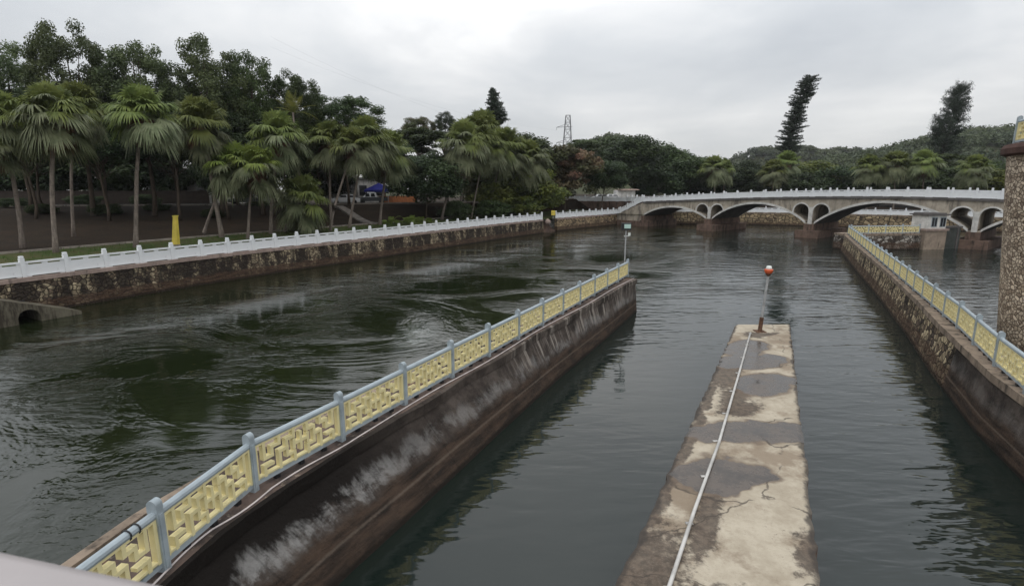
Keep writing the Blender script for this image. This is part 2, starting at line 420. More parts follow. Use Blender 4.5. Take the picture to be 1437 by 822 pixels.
M['pier'] = m_pier()

def m_water():
    n = NT('river_water'); o = n.coord(); x = n.sep(o)
    # distance to the right of the dividing wall decides calm lock water / running river
    side = n.math('SUBTRACT', x[0], n.math('MULTIPLY', n.math('SUBTRACT', x[1], 18.0), .5))
    calm = n.math('MAXIMUM', n.step(side, -1.5, 1.5), 0.0)
    warp = n.noise(n.mapping(o, (.12, .12, 1)), 1, 3)
    # lock side: long low ripples lying across the view, livelier right of the pier
    c1 = n.noise(n.mapping(o, (.9, 2.6, 1), rot=(0, 0, R(-8))), 1.0, 2, .45, .5)
    c2 = n.noise(n.mapping(o, (.45, 1.5, 1), rot=(0, 0, R(10))), .9, 2, .5, .4)
    c3 = n.noise(n.mapping(o, (2.2, 6.5, 1), rot=(0, 0, R(4))), 1.0, 2, .5, .3)
    hc = n.math('ADD', n.math('ADD', n.math('MULTIPLY', c1, .5), c2), n.math('MULTIPLY', c3, .06))
    side2 = n.math('SUBTRACT', x[0], n.math('MULTIPLY_ADD', n.math('SUBTRACT', x[1], 8.5), .49))
    lively = n.math('ADD', n.math('MULTIPLY', n.step(side2, 3.0, 7.0), .75), .25)
    # river side: swirls and current threads
    t1 = n.noise(n.mapping(o, (.5, .95, 1), rot=(0, 0, R(-14))), .9, 5, .56, .9)
    t2 = n.noise(n.mapping(o, (1.3, 3.0, 1), rot=(0, 0, R(-10))), 1.4, 4, .58, .6)
    ht = n.math('ADD', n.math('MULTIPLY', t1, 1.1), n.math('MULTIPLY', t2, .32))
    dist_amt = n.step(n.noise(n.mapping(o, (.10, .15, 1), rot=(0, 0, R(-18))), 1.0, 5, .62, 1.2), .42, .68)
    amp = n.math('ADD', n.math('MULTIPLY', dist_amt, .62), .09)
    ht = n.math('MULTIPLY', ht, amp)
    gust = n.math('ADD', n.math('MULTIPLY', n.step(n.noise(n.mapping(o, (.05, .11, 1)), 1, 3), .38, .62), .7), .45)
    near = n.step(x[1], 15.0, 34.0)
    hc = n.math('MULTIPLY', hc, n.math('MULTIPLY', gust, n.math('MAXIMUM', n.math('MULTIPLY', near, .8), lively)))
    h = n.mix(calm, ht, n.math('MULTIPLY', hc, .9))
    body = n.mix(calm, (.008, .0115, .004), (.009, .0142, .0118))
    # boil of aerated water below the dividing wall
    s = n.n('ShaderNodeVectorMath', operation='SUBTRACT'); n.l(o, s.inputs[0]); s.inputs[1].default_value = (-5.2, 27.4, 0)
    d = n.n('ShaderNodeVectorMath', operation='DIVIDE'); n.l(s.outputs[0], d.inputs[0]); d.inputs[1].default_value = (1.5, 4.2, 1)
    ln = n.n('ShaderNodeVectorMath', operation='LENGTH'); n.l(d.outputs[0], ln.inputs[0])
    fo = n.noise(n.mapping(o, (1.4, .7, 1)), 1.3, 7, .75, 1.5)
    fm = n.math('MULTIPLY', n.step(n.math('ADD', ln.outputs['Value'], n.math('MULTIPLY', n.math('SUBTRACT', fo, .5), 1.8)), 1.05, .2), n.step(fo, .35, .7))
    body = n.mix(n.math('MULTIPLY', fm, .75), body, (.2, .22, .21))
    thread = n.math('MULTIPLY', n.math('MULTIPLY', n.step(t1, .6, .72), n.step(t2, .5, .68)), n.math('SUBTRACT', 1.0, calm))
    body = n.mix(n.math('MULTIPLY', thread, .3), body, (.12, .14, .13))
    n.b.inputs['IOR'].default_value = 1.5
    return n.set(body, .06, n.bump(h, .55, .22), spec=.5)
M['water'] = m_water()

def m_ground(name, a, b, c=None, sc=.5):
    n = NT(name); o = n.coord()
    f = n.noise(o, sc, 6, .7); g = n.noise(o, 6, 5, .7)
    x = n.mix(n.step(f, .38, .62), a, b)
    if c: x = n.mix(n.math('MULTIPLY', n.step(g, .5, .68), .7), x, c)
    return n.set(x, .95, n.bump(g, .6, .08))
M['grass'] = m_ground('short_grass', (.045, .068, .018), (.075, .07, .03), (.03, .045, .014))
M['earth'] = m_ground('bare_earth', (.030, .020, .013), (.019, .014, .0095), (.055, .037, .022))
M['far'] = m_ground('far_ground', (.04, .05, .02), (.055, .05, .03))

# ------------------------------------------------------------------ shoreline and terrain
shore = [(-44, 5), (-36.5, 20), (-32.2, 29), (-29.7, 34.4), (-26.3, 41.2), (-22.0, 48.9), (-17.0, 56.4), (-8.6, 70.3), (-2.0, 81.2),
         (5.4, 92.0), (6.4, 93.6), (8.2, 96.4), (13.5, 102.6), (22.4, 113.3), (27.1, 107.8), (34.8, 114.4), (46, 114.6), (60, 109), (80, 97), (110, 80), (170, 60), (300, 45)]
snorm = [(-.88, .47), (-.88, .47), (-.88, .48), (-.87, .49), (-.87, .5), (-.86, .52), (-.85, .53), (-.84, .54), (-.82, .57),
         (-.8, .6), (-.8, .6), (-.79, .61), (-.77, .64), (-.7, .71), (-.5, .87), (-.12, .99), (.1, 1), (.25, .97), (.38, .92), (.45, .89), (.4, .92), (.3, .95)]
shoreA = np.array(shore, float); 
def seg_dist(x, y, A):
    p = np.array([x, y]); a = A[:-1]; b = A[1:]; ab = b - a
    t = np.clip(((p - a) * ab).sum(1) / (ab * ab).sum(1), 0, 1)
    q = a + ab * t[:, None]
    return float(np.sqrt(((p - q) ** 2).sum(1)).min())
road_line = np.array([(-220, 40), (-130, 62), (-70, 78), (-28, 86), (-8, 98), (6, 115), (14, 130), (20, 160), (24, 400)], float)
ROADZ, QZ = 5.2, 2.3
def ground_z(x, y):
    d = seg_dist(x, y, shoreA)
    if d < 10.5: return QZ + .055 * d
    dr = max(0.0, seg_dist(x, y, road_line) - 4.6)
    t = (d - 10.5) / (d - 10.5 + dr + 1e-6)
    t = t * t * (3 - 2 * t)
    return QZ + .5775 + (ROADZ - QZ - .5775) * t
def ground_at(px, py):
    z = 2.5
    for _ in range(14):
        x, y = at(px, py, z); z = z * .4 + .6 * ground_z(x, y)
    return x, y, z
def stations(step=3.0):
    P = []; Nn = []; S = []; s0 = 0
    for i in range(len(shore) - 1):
        a, b = Vector(shore[i]), Vector(shore[i + 1]); na, nb = Vector(snorm[i]), Vector(snorm[i + 1])
        L = (b - a).length; k = max(1, int(L / step))
        for j in range(k):
            t = j / k; P.append(a.lerp(b, t)); Nn.append(na.lerp(nb, t).normalized()); S.append(s0 + L * t)
        s0 += L
    P.append(Vector(shore[-1])); Nn.append(Vector(snorm[-1])); S.append(s0)
    return P, Nn, S
SP, SN, SS = stations()
def strip(name, offs, mat, kind='structure', lift=0.0):
    mb = MB()
    for i in range(len(SP) - 1):
        for j in range(len(offs) - 1):
            q = []
            for (ii, jj) in ((i, j), (i + 1, j), (i + 1, j + 1), (i, j + 1)):
                p = SP[ii] + SN[ii] * offs[jj]; q.append((p.x, p.y, ground_z(p.x, p.y) + lift))
            mb.face(q[::-1])
    o = mb.build(name, mat); o['kind'] = kind
    return o
strip('grass_verge', [.35, 1.5, 3, 5, 7, 9, 10.48], M['grass'])
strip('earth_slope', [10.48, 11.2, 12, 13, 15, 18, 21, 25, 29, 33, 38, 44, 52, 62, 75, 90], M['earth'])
strip('far_ground', [90, 130, 200, 350, 700], M['far'])
# kerb between lawn and earth
mb = MB()
KN = [i for i in range(len(SP)) if SP[i].y < 92 and SP[i].x < 4]
for i in KN[:-1]:
    a0 = SP[i] + SN[i] * 10.4; a1 = SP[i] + SN[i] * 10.65; b0 = SP[i + 1] + SN[i + 1] * 10.4; b1 = SP[i + 1] + SN[i + 1] * 10.65
    z = QZ + .45
    mb.hexa([(a0.x, a0.y, z), (b0.x, b0.y, z), (b1.x, b1.y, z), (a1.x, a1.y, z)], [(a0.x, a0.y, z + .28), (b0.x, b0.y, z + .28), (b1.x, b1.y, z + .28), (a1.x, a1.y, z + .28)])
tag(mb.build('kerb', M['kerb']), kind='structure')
def ribbon(name, line, half, z, mat, thick=0):
    mb = MB(); n = len(line)
    for i in range(n - 1):
        a, b = Vector(line[i]), Vector(line[i + 1])
        def nn(k):
            t = Vector(line[min(k + 1, n - 1)]) - Vector(line[max(k - 1, 0)]); t.normalize(); return Vector((-t.y, t.x))
        na, nb = nn(i) * half, nn(i + 1) * half
        zs = z if callable(z) else (lambda x, y: z)
        top = [(*(a - na), zs(a.x, a.y)), (*(b - nb), zs(b.x, b.y)), (*(b + nb), zs(b.x, b.y)), (*(a + na), zs(a.x, a.y))]
        if thick: mb.hexa([(p[0], p[1], p[2] - thick) for p in top], top)
        else: mb.face(top)
    return mb.build(name, mat)
rl = [tuple(p) for p in road_line]
def dense(line, step=4):
    out = []
    for a, b in zip(line[:-1], line[1:]):
        a, b = Vector(a), Vector(b); k = max(1, int((b - a).length / step)); out += [tuple(a.lerp(b, j / k)) for j in range(k)]
    return out + [tuple(line[-1])]
tag(ribbon('road', dense(rl[:-1]), 3.6, ROADZ + .04, M['asphalt']), kind='structure')
def offset_line(line, d):
    out = []
    for i in range(len(line)):
        t = Vector(line[min(i + 1, len(line) - 1)]) - Vector(line[max(i - 1, 0)]); t.normalize()
        out.append((line[i][0] - t.y * d, line[i][1] + t.x * d))
    return out
tag(ribbon('road_kerb', dense(offset_line(rl[:-1], -3.85)), .14, ROADZ + .2, M['kerb'], .4), kind='structure')
# river bed and water
mb = MB(); mb.face([(-900, -60, -1.6), (900, -60, -1.6), (900, 300, -1.6), (-900, 300, -1.6)])
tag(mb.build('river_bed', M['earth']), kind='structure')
mb = MB(); mb.face([(-120, -60, 0), (320, -60, 0), (320, 128, 0), (-120, 128, 0)])
tag(mb.build('river_water', M['water']), kind='structure')

# ------------------------------------------------------------------ quay walls
def wall_run(line, ztop, thick, mats, name, parent=None, batter=0.0, cap=None, capname='coping', zbot=-1.5, label=None, cat=None, side=1, sub=1.5, capover=.06, u0=0):
    """masonry wall along line (water on the right of travel when side=1), uv in metres"""
    line = dense(line, sub); n = len(line)
    def nn(k):
        t = Vector(line[min(k + 1, n - 1)]) - Vector(line[max(k - 1, 0)]); t.normalize(); return Vector((-t.y, t.x)) * side
    top = MB(); ch = .26 if cap else 0; mb = MB(); u = u0
    for i in range(n - 1):
        a, b = Vector(line[i]), Vector(line[i + 1]); na, nb = nn(i), nn(i + 1); L = (b - a).length
        zt = ztop - ch
        def P(p, nr, off, z): q = p + nr * off; return (q.x, q.y, z)
        f = batter * (zt - zbot) / max(.01, ztop)
        q = [P(a, na, -f, zbot), P(b, nb, -f, zbot), P(b, nb, 0, zt), P(a, na, 0, zt)]
        uv = [(u, zbot), (u + L, zbot), (u + L, zt), (u, zt)]
        mb.face(q if side == 1 else q[::-1], uv if side == 1 else uv[::-1])
        q = [P(a, na, thick, zbot), P(b, nb, thick, zbot), P(b, nb, thick, zt), P(a, na, thick, zt)]
        mb.face(q[::-1] if side == 1 else q, uv[::-1] if side == 1 else uv)
        mb.face([P(a, na, 0, zt), P(b, nb, 0, zt), P(b, nb, thick, zt), P(a, na, thick, zt)][::side])
        if cap:
            j = random.uniform(-.012, .012)
            top.hexa([P(a, na, -capover + j, zt + .003), P(b, nb, -capover + j, zt + .003), P(b, nb, thick + .03, zt + .003), P(a, na, thick + .03, zt + .003)],
                     [P(a, na, -capover + j, ztop), P(b, nb, -capover + j, ztop), P(b, nb, thick + .03, ztop), P(a, na, thick + .03, ztop)])
        for k, (p, nr, uu) in enumerate(((a, na, u), (b, nb, u + L))):
            if (i == 0 and k == 0) or (i == n - 2 and k == 1):
                q = [P(p, nr, thick, zbot), P(p, nr, -f, zbot), P(p, nr, 0, zt), P(p, nr, thick, zt)]
                mb.face(q, [(uu - thick, zbot), (uu, zbot), (uu, zt), (uu - thick, zt)])
        u += L
    if label:
        root = empty(name, (line[0][0], line[0][1], 0), label, cat)
        mb.build('masonry', mats, root)
        if cap: top.build(capname, cap, root)
        return root
    w = mb.build(name, mats, parent)
    if cap: top.build(capname, cap, parent)
    return w
wall_run(shore[:10], QZ, .6, M['quay'], 'quay_wall', batter=.25, cap=M['cap_pink'], label='long stained rubble quay wall under the white balustrade on the far bank', cat='wall')
wall_run(shore[11:14], QZ, .6, M['quayfar'], 'quay_wall', batter=.15, cap=M['cap_pink'], label='short rubble quay wall between the landing gap and the bridge', cat='wall')
wall_run(shore[15:], 2.6, .6, M['backbank'], 'quay_wall', batter=.15, cap=M['cap'], label='yellowish rubble bank wall seen under the bridge arches', cat='wall')
# landing with steps in the gap
root = empty('landing_steps', (*shore[9], 0), 'dark recessed landing steps in the gap of the far white balustrade', 'steps')
mb = MB(); a, b = Vector(shore[9]), Vector(shore[11]); t = (b - a).normalized(); nr = Vector((-t.y, t.x)); L = (b - a).length
for k in range(7):
    p = a + t * (L / 2) + nr * (.5 + .42 * k)
    mb.box((p.x, p.y, (.2 + .33 * k - 1.2) / 2), (L - .1, .44, .2 + .33 * k + 1.2), math.atan2(t.y, t.x))
mb.build('flight', M['pierstone'], root)
# culvert outlet at the left edge of the photo
root = empty('culvert_outlet', (-29.6, 30.2, 0), 'mossy concrete culvert outlet with dark arched mouth jutting from the quay wall', 'culvert')
mb = MB()
ca = Vector((-34.2, 19.5)); cb = Vector((-27.7, 31.6)); t = (cb - ca).normalized(); nr = Vector((-t.y, t.x)); LL = (cb - ca).length
def CP(s, off, z): p = ca + t * s + nr * off; return (p.x, p.y, z)
LL += .9; m0, m1 = LL - 3.1, LL - 2.05                      # mouth
def ctop(s): return 1.9 if s < LL - 4.6 else 1.9 - 1.7 * (s - (LL - 4.6)) / 4.6
xs = sorted(set([0, LL - 7, LL - 4.6, m0, m1, LL] + [m0 + (m1 - m0) * k / 10 for k in range(11)]))
for s0, s1 in zip(xs[:-1], xs[1:]):
    def arch(s):
        if s < m0 - 1e-6 or s > m1 + 1e-6: return -1.5
        return .35 + .45 * math.sqrt(max(0, 1 - ((s - (m0 + m1) / 2) / ((m1 - m0) / 2)) ** 2))
    inm = m0 - 1e-6 <= s0 and s1 <= m1 + 1e-6
    z0, z1 = (arch(s0), arch(s1)) if inm else (-1.5, -1.5)
    mb.face([CP(s0, 0, z0), CP(s1, 0, z1), CP(s1, 0, ctop(s1)), CP(s0, 0, ctop(s0))], [(s0, z0), (s1, z1), (s1, ctop(s1)), (s0, ctop(s0))])
    mb.face([CP(s0, 0, ctop(s0)), CP(s1, 0, ctop(s1)), CP(s1, 3.5, ctop(s1)), CP(s0, 3.5, ctop(s0))])
    if inm: mb.face([CP(s0, 0, z0), CP(s0, 2.5, z0), CP(s1, 2.5, z1), CP(s1, 0, z1)])
mb.face([CP(LL, 0, -1.5), CP(LL, 3.5, -1.5), CP(LL, 3.5, ctop(LL)), CP(LL, 0, ctop(LL))])
for s in (m0, m1): mb.face([CP(s, 0, -1.5), CP(s, 2.5, -1.5), CP(s, 2.5, .35), CP(s, 0, .35)])
mb.build('headwall', m_concrete('mossy_concrete', (.15, .135, .10), .9, 1.0, (.035, .027, .021)), root)
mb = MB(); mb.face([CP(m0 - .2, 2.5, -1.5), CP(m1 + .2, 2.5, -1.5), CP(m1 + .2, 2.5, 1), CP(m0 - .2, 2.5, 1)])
mb.build('bore_shade', M['black'], root)  # black sheet painted in for the shade inside the bore

# ------------------------------------------------------------------ white balustrade (unit meshes, then copies)
def u_post(h=1.3):
    mb = MB(); mb.box((0, 0, h * .46), (.24, .24, h * .92)); mb.box((0, 0, h * .955), (.19, .19, h * .07)); mb.box((0, 0, h * .985 + .02), (.23, .23, .06), 0, .8)
    return mb.mesh('post', M['white'])
def u_panel():
    mb = MB()                                         # unit length along x = 1, centre at 0, scaled on x
    mb.box((0, 0, .09), (1, .18, .06)); 
    for x in (-.42, .42): mb.box((x, 0, .03), (.1, .15, .06))
    mb.box((0, 0, .44), (1, .11, .64))
    for x, w in ((-.455, .09), (0, .14), (.455, .09)): mb.box((x, 0, .81), (w, .10, .10))
    mb.box((0, 0, .915), (1, .17, .11))
    return mb.mesh('panel', M['white'])
POST, PANEL = u_post(), u_panel()
def balustrade(name, pts, label=None, parent=None, cat='balustrade', spacing=2.3, zf=None):
    """pts: 3-D polyline of the foot of the balustrade"""
    P = [Vector(p) for p in pts]
    L = [0]
    for a, b in zip(P[:-1], P[1:]): L.append(L[-1] + (b - a).length)
    n = max(1, round(L[-1] / spacing))
    def along(s):
        for i in range(len(P) - 1):
            if s <= L[i + 1] + 1e-6:
                return P[i].lerp(P[i + 1], (s - L[i]) / (L[i + 1] - L[i]))
        return P[-1]
    if parent is None: root = empty(name, P[0], label, cat)
    else:
        root = bpy.data.objects.new(name, None); col.objects.link(root); root.parent = parent; root.location = P[0] - wloc(parent)
    q = [along(L[-1] * k / n) for k in range(n + 1)]
    for k in range(n + 1):
        o = link('post', POST, root); o.location = q[k] - P[0]
        t = (q[min(k + 1, n)] - q[max(k - 1, 0)]); o.rotation_euler = (0, 0, math.atan2(t.y, t.x))
    for k in range(n):
        d = q[k + 1] - q[k]; o = link('panel', PANEL, root)
        o.location = (q[k] + q[k + 1]) / 2 - P[0]
        o.rotation_euler = (0, -math.atan2(d.z, d.xy.length), math.atan2(d.y, d.x)); o.scale = (d.length - .2, 1, 1)
    return root
off = [(Vector(shore[i]) + Vector(snorm[i]) * .28) for i in range(len(shore))]
balustrade('white_balustrade', [(p.x, p.y, QZ) for p in off[1:10]], 'long white balustrade with square posts along the wooded far bank')
# ------------------------------------------------------------------ bridge
BP = Vector((46.6, 84.3)); bd = Vector((.634, -.773)).normalized(); bn = Vector((-bd.y, bd.x))    # bn points away from the camera
BW = 9.6
def B(s, w, z): p = BP + bd * s + bn * w; return (p.x, p.y, z)
def deck(s): return 6.42 - 1.62 * (abs(s - 11.5) / 43.0) ** 1.65          # underside of parapet
arches = [(-31.0, -17.2, 3.98), (-15.9, .15, 5.05), (1.45, 20.15, 5.62), (21.45, 37.4, 5.05), (38.7, 52.5, 3.98)]
def intr(s, A):
    a, b, h = A; t = (2 * s - a - b) / (b - a); rise = h - 2.15
    return 2.15 + rise * (1 - t * t) ** .92 if abs(t) < 1 else 2.15
TH = .34
opens = []
for c in (-16.55, .8, 20.8, 38.05):
    for sg in (-1, 1):
        o0, o1 = sorted((c + sg * .33, c + sg * 2.6)); opens.append((o0, o1, c))
def optop(s, o):
    w = (o[1] - o[0]) / 2; m = (o[0] + o[1]) / 2; base = 4.15 if abs(o[2] - 11) < 12 else 3.65
    return base + w * .98 * math.sqrt(max(0, 1 - ((s - m) / w) ** 2))
def which_arch(s):
    for A in arches:
        if A[0] <= s <= A[1]: return A
    return None
brk = set()
S0, S1 = -38.0, 60.0
k = S0
while k <= S1: brk.add(round(k, 3)); k += .35
for A in arches: brk.update((A[0], A[1])); brk.update(A[0] + (A[1] - A[0]) * t for t in (.004, .015, .035, .06, .94, .965, .985, .996))
for o in opens: brk.update(o[:2]); brk.update(o[0] + (o[1] - o[0]) * t for t in (.03, .08, .16, .28, .4, .6, .72, .84, .92, .97))
brk = sorted(brk)
root_b = empty('stone_bridge', B(0, 0, 0), 'pale grey arched road bridge with white balustrade spanning the river', 'bridge')
body = MB(); soff = MB()
def slope_top(s): return deck(s) if s > -31.2 else max(2.3, deck(-31.2) - (-31.2 - s) * (deck(-31.2) - 2.3) / 6.4)
for s0, s1 in zip(brk[:-1], brk[1:]):
    if s1 - s0 < 1e-4: continue
    m = (s0 + s1) / 2; A = which_arch(m)
    op = next((o for o in opens if o[0] < m < o[1]), None)
    lo = (lambda s: intr(s, A)) if A else (lambda s: -1.5)
    solids = []
    if op:
        ex = (lambda s: (intr(s, A) if A else 2.0) + TH)
        solids = [(lo, ex), (lambda s: max(optop(s, op), ex(s)), slope_top)]
    else: solids = [(lo, slope_top)]
    for (f0, f1) in solids:
        l0, l1, h0, h1 = f0(s0), f0(s1), f1(s0), f1(s1)
        if h0 - l0 < .002 and h1 - l1 < .002: continue
        body.face([B(s0, 0, l0), B(s1, 0, l1), B(s1, 0, h1), B(s0, 0, h0)])
        body.face([B(s1, BW, l1), B(s0, BW, l0), B(s0, BW, h0), B(s1, BW, h1)])
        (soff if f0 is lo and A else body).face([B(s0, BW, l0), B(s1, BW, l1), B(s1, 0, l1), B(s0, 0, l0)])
        body.face([B(s0, 0, h0), B(s1, 0, h1), B(s1, BW, h1), B(s0, BW, h0)])
for o in opens:                                       # jambs of the spandrel openings
    for s in o[:2]:
        A = which_arch(s + (1e-3 if s == o[0] else -1e-3)); z0 = (intr(s, A) if A else 2.1) + TH
        z1 = max(optop(s, o), z0 + .02)
        if z1 > z0: body.face([B(s, 0, z0), B(s, BW, z0), B(s, BW, z1), B(s, 0, z1)])
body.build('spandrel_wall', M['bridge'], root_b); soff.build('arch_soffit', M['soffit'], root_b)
for A in arches:                                      # pale arch rings, set proud of the wall on both faces
    mb = MB(); K = 48
    def ring(w0, w1):
        for i in range(K):
            ta = -math.cos(math.pi * i / K); tb = -math.cos(math.pi * (i + 1) / K)
            sa = (A[0] + A[1]) / 2 + ta * (A[1] - A[0]) / 2; sb = (A[0] + A[1]) / 2 + tb * (A[1] - A[0]) / 2
            za, zb = intr(sa, A) + .004, intr(sb, A) + .004
            mb.hexa([B(sa, w0, za), B(sb, w0, zb), B(sb, w1, zb), B(sa, w1, za)], [B(sa, w0, za + TH), B(sb, w0, zb + TH), B(sb, w1, zb + TH), B(sa, w1, za + TH)])
    ring(-.07, .05); mb.build('arch_ring', M['band'], root_b)
    mb = MB(); ring(BW - .05, BW + .07); mb.build('arch_ring', M['band'], root_b)
for o in opens[:6]:
    mb = MB(); w = (o[1] - o[0]) / 2; mm = (o[0] + o[1]) / 2; base = optop(o[0], o); K = 16
    for i in range(K):
        a0, a1 = math.pi * i / K, math.pi * (i + 1) / K
        def Q(r, a, ww): return B(mm - math.cos(a) * r, ww, base + math.sin(a) * r * .98)
        mb.hexa([Q(w, a0, -.06), Q(w, a1, -.06), Q(w, a1, .05), Q(w, a0, .05)], [Q(w + .2, a0, -.06), Q(w + .2, a1, -.06), Q(w + .2, a1, .05), Q(w + .2, a0, .05)])
    c = o[2]
    sfar = o[0] if abs(o[0] - c) > abs(o[1] - c) else o[1]; sg = 1 if sfar > c else -1
    A = which_arch(sfar); z0 = intr(sfar, A) + TH
    if base - z0 > .05:
        mb.hexa([B(sfar, -.06, z0), B(sfar + sg * .2, -.06, z0), B(sfar + sg * .2, .05, z0), B(sfar, .05, z0)],
                [B(sfar, -.06, base), B(sfar + sg * .2, -.06, base), B(sfar + sg * .2, .05, base), B(sfar, .05, base)])
    mb.build('opening_ring', M['band'], root_b)
for c in (-16.55, .8, 20.8, 38.05):                   # pale columns between the twin openings, on the pier
    mb = MB(); base = 4.2 if abs(c - 11) < 12 else 3.75
    mb.hexa([B(c - .3, -.09, 2.15), B(c + .3, -.09, 2.15), B(c + .3, .1, 2.15), B(c - .3, .1, 2.15)], [B(c - .3, -.09, base + .55), B(c + .3, -.09, base + .55), B(c + .3, .1, base + .55), B(c - .3, .1, base + .55)])
    mb.build('column', M['band'], root_b)
    mb = MB()                                         # pier: boat-shaped footing with a narrower shaft
    def pier(hw, z0, z1, nose):
        prof = [(c - hw, -nose), (c + hw, -nose), (c + hw, BW + nose), (c - hw, BW + nose)]
        mb.hexa([B(*p, z0) for p in prof], [B(*p, z1) for p in prof])
    pier(.75, .9, 2.145, .3); pier(1.75, -1.5, 1.12, 1.0)
    mb.build('pier', M['pierstone'], root_b)
mb = MB()                                             # abutment ledge in the first arch + deck cornice
mb.hexa([B(-31.6, -.5, -1.5), B(-29.6, -.5, -1.5), B(-29.6, BW, -1.5), B(-31.6, BW, -1.5)], [B(-31.6, -.5, 1.2), B(-29.6, -.5, 1.2), B(-29.6, BW, 1.2), B(-31.6, BW, 1.2)])
mb.hexa([B(-31.6, -.2, 1.2), B(-30.4, -.2, 1.2), B(-30.4, BW, 1.2), B(-31.6, BW, 1.2)], [B(-31.6, -.2, 2.1), B(-30.4, -.2, 2.1), B(-30.4, BW, 2.1), B(-31.6, BW, 2.1)])
mb.hexa([B(-38.5, -.35, -1.5), B(-31.6, -.35, -1.5), B(-31.6, .5, -1.5), B(-38.5, .5, -1.5)], [B(-38.5, -.35, 1.0), B(-31.6, -.35, 1.0), B(-31.6, .5, 1.0), B(-38.5, .5, 1.0)])
mb.build('abutment_ledge', M['pierstone'], root_b)
mb = MB(); ss = [-31.2 + 91 * i / 60 for i in range(61)]
for w0, w1 in ((-.22, .3), (BW - .3, BW + .22)):
    mb = MB()
    for a, b in zip(ss[:-1], ss[1:]):
        mb.hexa([B(a, w0, deck(a) - .2), B(b, w0, deck(b) - .2), B(b, w1, deck(b) - .2), B(a, w1, deck(a) - .2)], [B(a, w0, deck(a) + .12), B(b, w0, deck(b) + .12), B(b, w1, deck(b) + .12), B(a, w1, deck(a) + .12)])
    mb.build('cornice', M['soffit'], root_b)
mb = MB()
for a, b in zip(ss[:-1], ss[1:]):
    mb.face([B(a, .3, deck(a) + .1), B(b, .3, deck(b) + .1), B(b, BW - .3, deck(b) + .1), B(a, BW - .3, deck(a) + .1)])
mb.build('road_deck', M['asphalt'], root_b)
for w in (-.02, BW + .02):
    balustrade('balustrade', [B(s, w, deck(s) + .121) for s in ss], parent=root_b, spacing=2.45)
# sloping balustrade from quay to bridge deck, and the short quay one
g0 = Vector(shore[11]) + Vector(snorm[11]) * .28; g1 = Vector(shore[12]) + Vector(snorm[12]) * .28; ramp0 = Vector(B(-37.6, .1, QZ)[:2])
balustrade('white_balustrade', [(g0.x, g0.y, QZ), (g1.x, g1.y, QZ), (ramp0.x, ramp0.y, QZ)], 'short white balustrade between the landing gap and the bridge ramp', spacing=2.3)
balustrade('white_balustrade', [B(-37.2, .05, QZ + .12), B(-31.6, .05, deck(-31.2) + .1)], 'white balustrade climbing the ramp at the left bridge end', spacing=2.2)
balustrade('white_balustrade', [(Vector(shore[i]) + Vector(snorm[i]) * .28).to_tuple() + (2.6,) for i in range(15, 20)], 'white balustrade on the yellowish bank glimpsed through the bridge arches', spacing=2.4)
# approach road parapet behind the ramp, with parked cars seen over it
a = Vector(B(-31.4, .0, 0)); 
pr = [(B(-31.8, .2, 0)[0], B(-31.8, .2, 0)[1], 5.0), (B(-39, 4, 0)[0], B(-39, 4, 0)[1], 4.75), (14.5, 122, 4.7), (4.5, 124, 4.6)]
mbw = MB()
for p, q in zip(pr[:-1], pr[1:]):
    p, q = Vector(p), Vector(q); t = (q - p).normalized(); nn_ = Vector((-t.y, t.x, 0)) * .2
    mbw.hexa([(p.x - nn_.x, p.y - nn_.y, 2), (q.x - nn_.x, q.y - nn_.y, 2), (q.x + nn_.x, q.y + nn_.y, 2), (p.x + nn_.x, p.y + nn_.y, 2)], [tuple(p - nn_), tuple(q - nn_), tuple(q + nn_), tuple(p + nn_)])
rw = empty('retaining_wall', pr[0], 'dark retaining wall of the approach road left of the bridge', 'wall')
mbw.build('masonry', M['pierstone'], rw)
balustrade('white_balustrade', pr, 'weathered balustrade on the approach road behind the ramp', spacing=2.6)

# ------------------------------------------------------------------ dividing wall in the river
DT = [(-5.75, 2.5), (-5.3, 6.2), (-5.0, 8.0), (-4.55, 9.25), (-3.55, 11.4), (-1.5, 15.4), (1.25, 20.8), (4.5, 26.9), (7.95, 33.3)]
DB = [(-4.6, 2.5), (-4.1, 6.6), (-3.85, 8.4), (-3.35, 9.6), (-2.5, 11.35), (-.5, 15.7), (1.95, 20.8), (4.95, 26.7), (8.05, 33.0)]
DTOP = 2.1
DW = [1.75, 1.75, 1.75, 1.75, 1.7, 1.6, 1.5, 1.3, 1.15]      # width of the top
def lerp_line(A, n):
    out = []
    for a, b in zip(A[:-1], A[1:]):
        for j in range(n): out.append(tuple(x + (y - x) * j / n for x, y in zip(a, b)))
    return out + [tuple(A[-1])]
rows = lerp_line([(*a, *b, w) for a, b, w in zip(DT, DB, DW)], 8)
droot = empty('dividing_wall', (-5.75, 2.5, 0), 'stained concrete dividing wall carrying the yellow fence into mid river', 'wall')
mb = MB(); cp = MB(); tp = MB(); lip = MB(); u = 0; rr = random.Random(4)
def tnorm(i):
    a, b = rows[max(i - 1, 0)], rows[min(i + 1, len(rows) - 1)]; t = Vector((b[0] - a[0], b[1] - a[1])).normalized(); return Vector((-t.y, t.x))
jit = [rr.uniform(-.02, .02) + (.05 * math.sin(i * .9) if i > 34 else 0) for i in range(len(rows))]
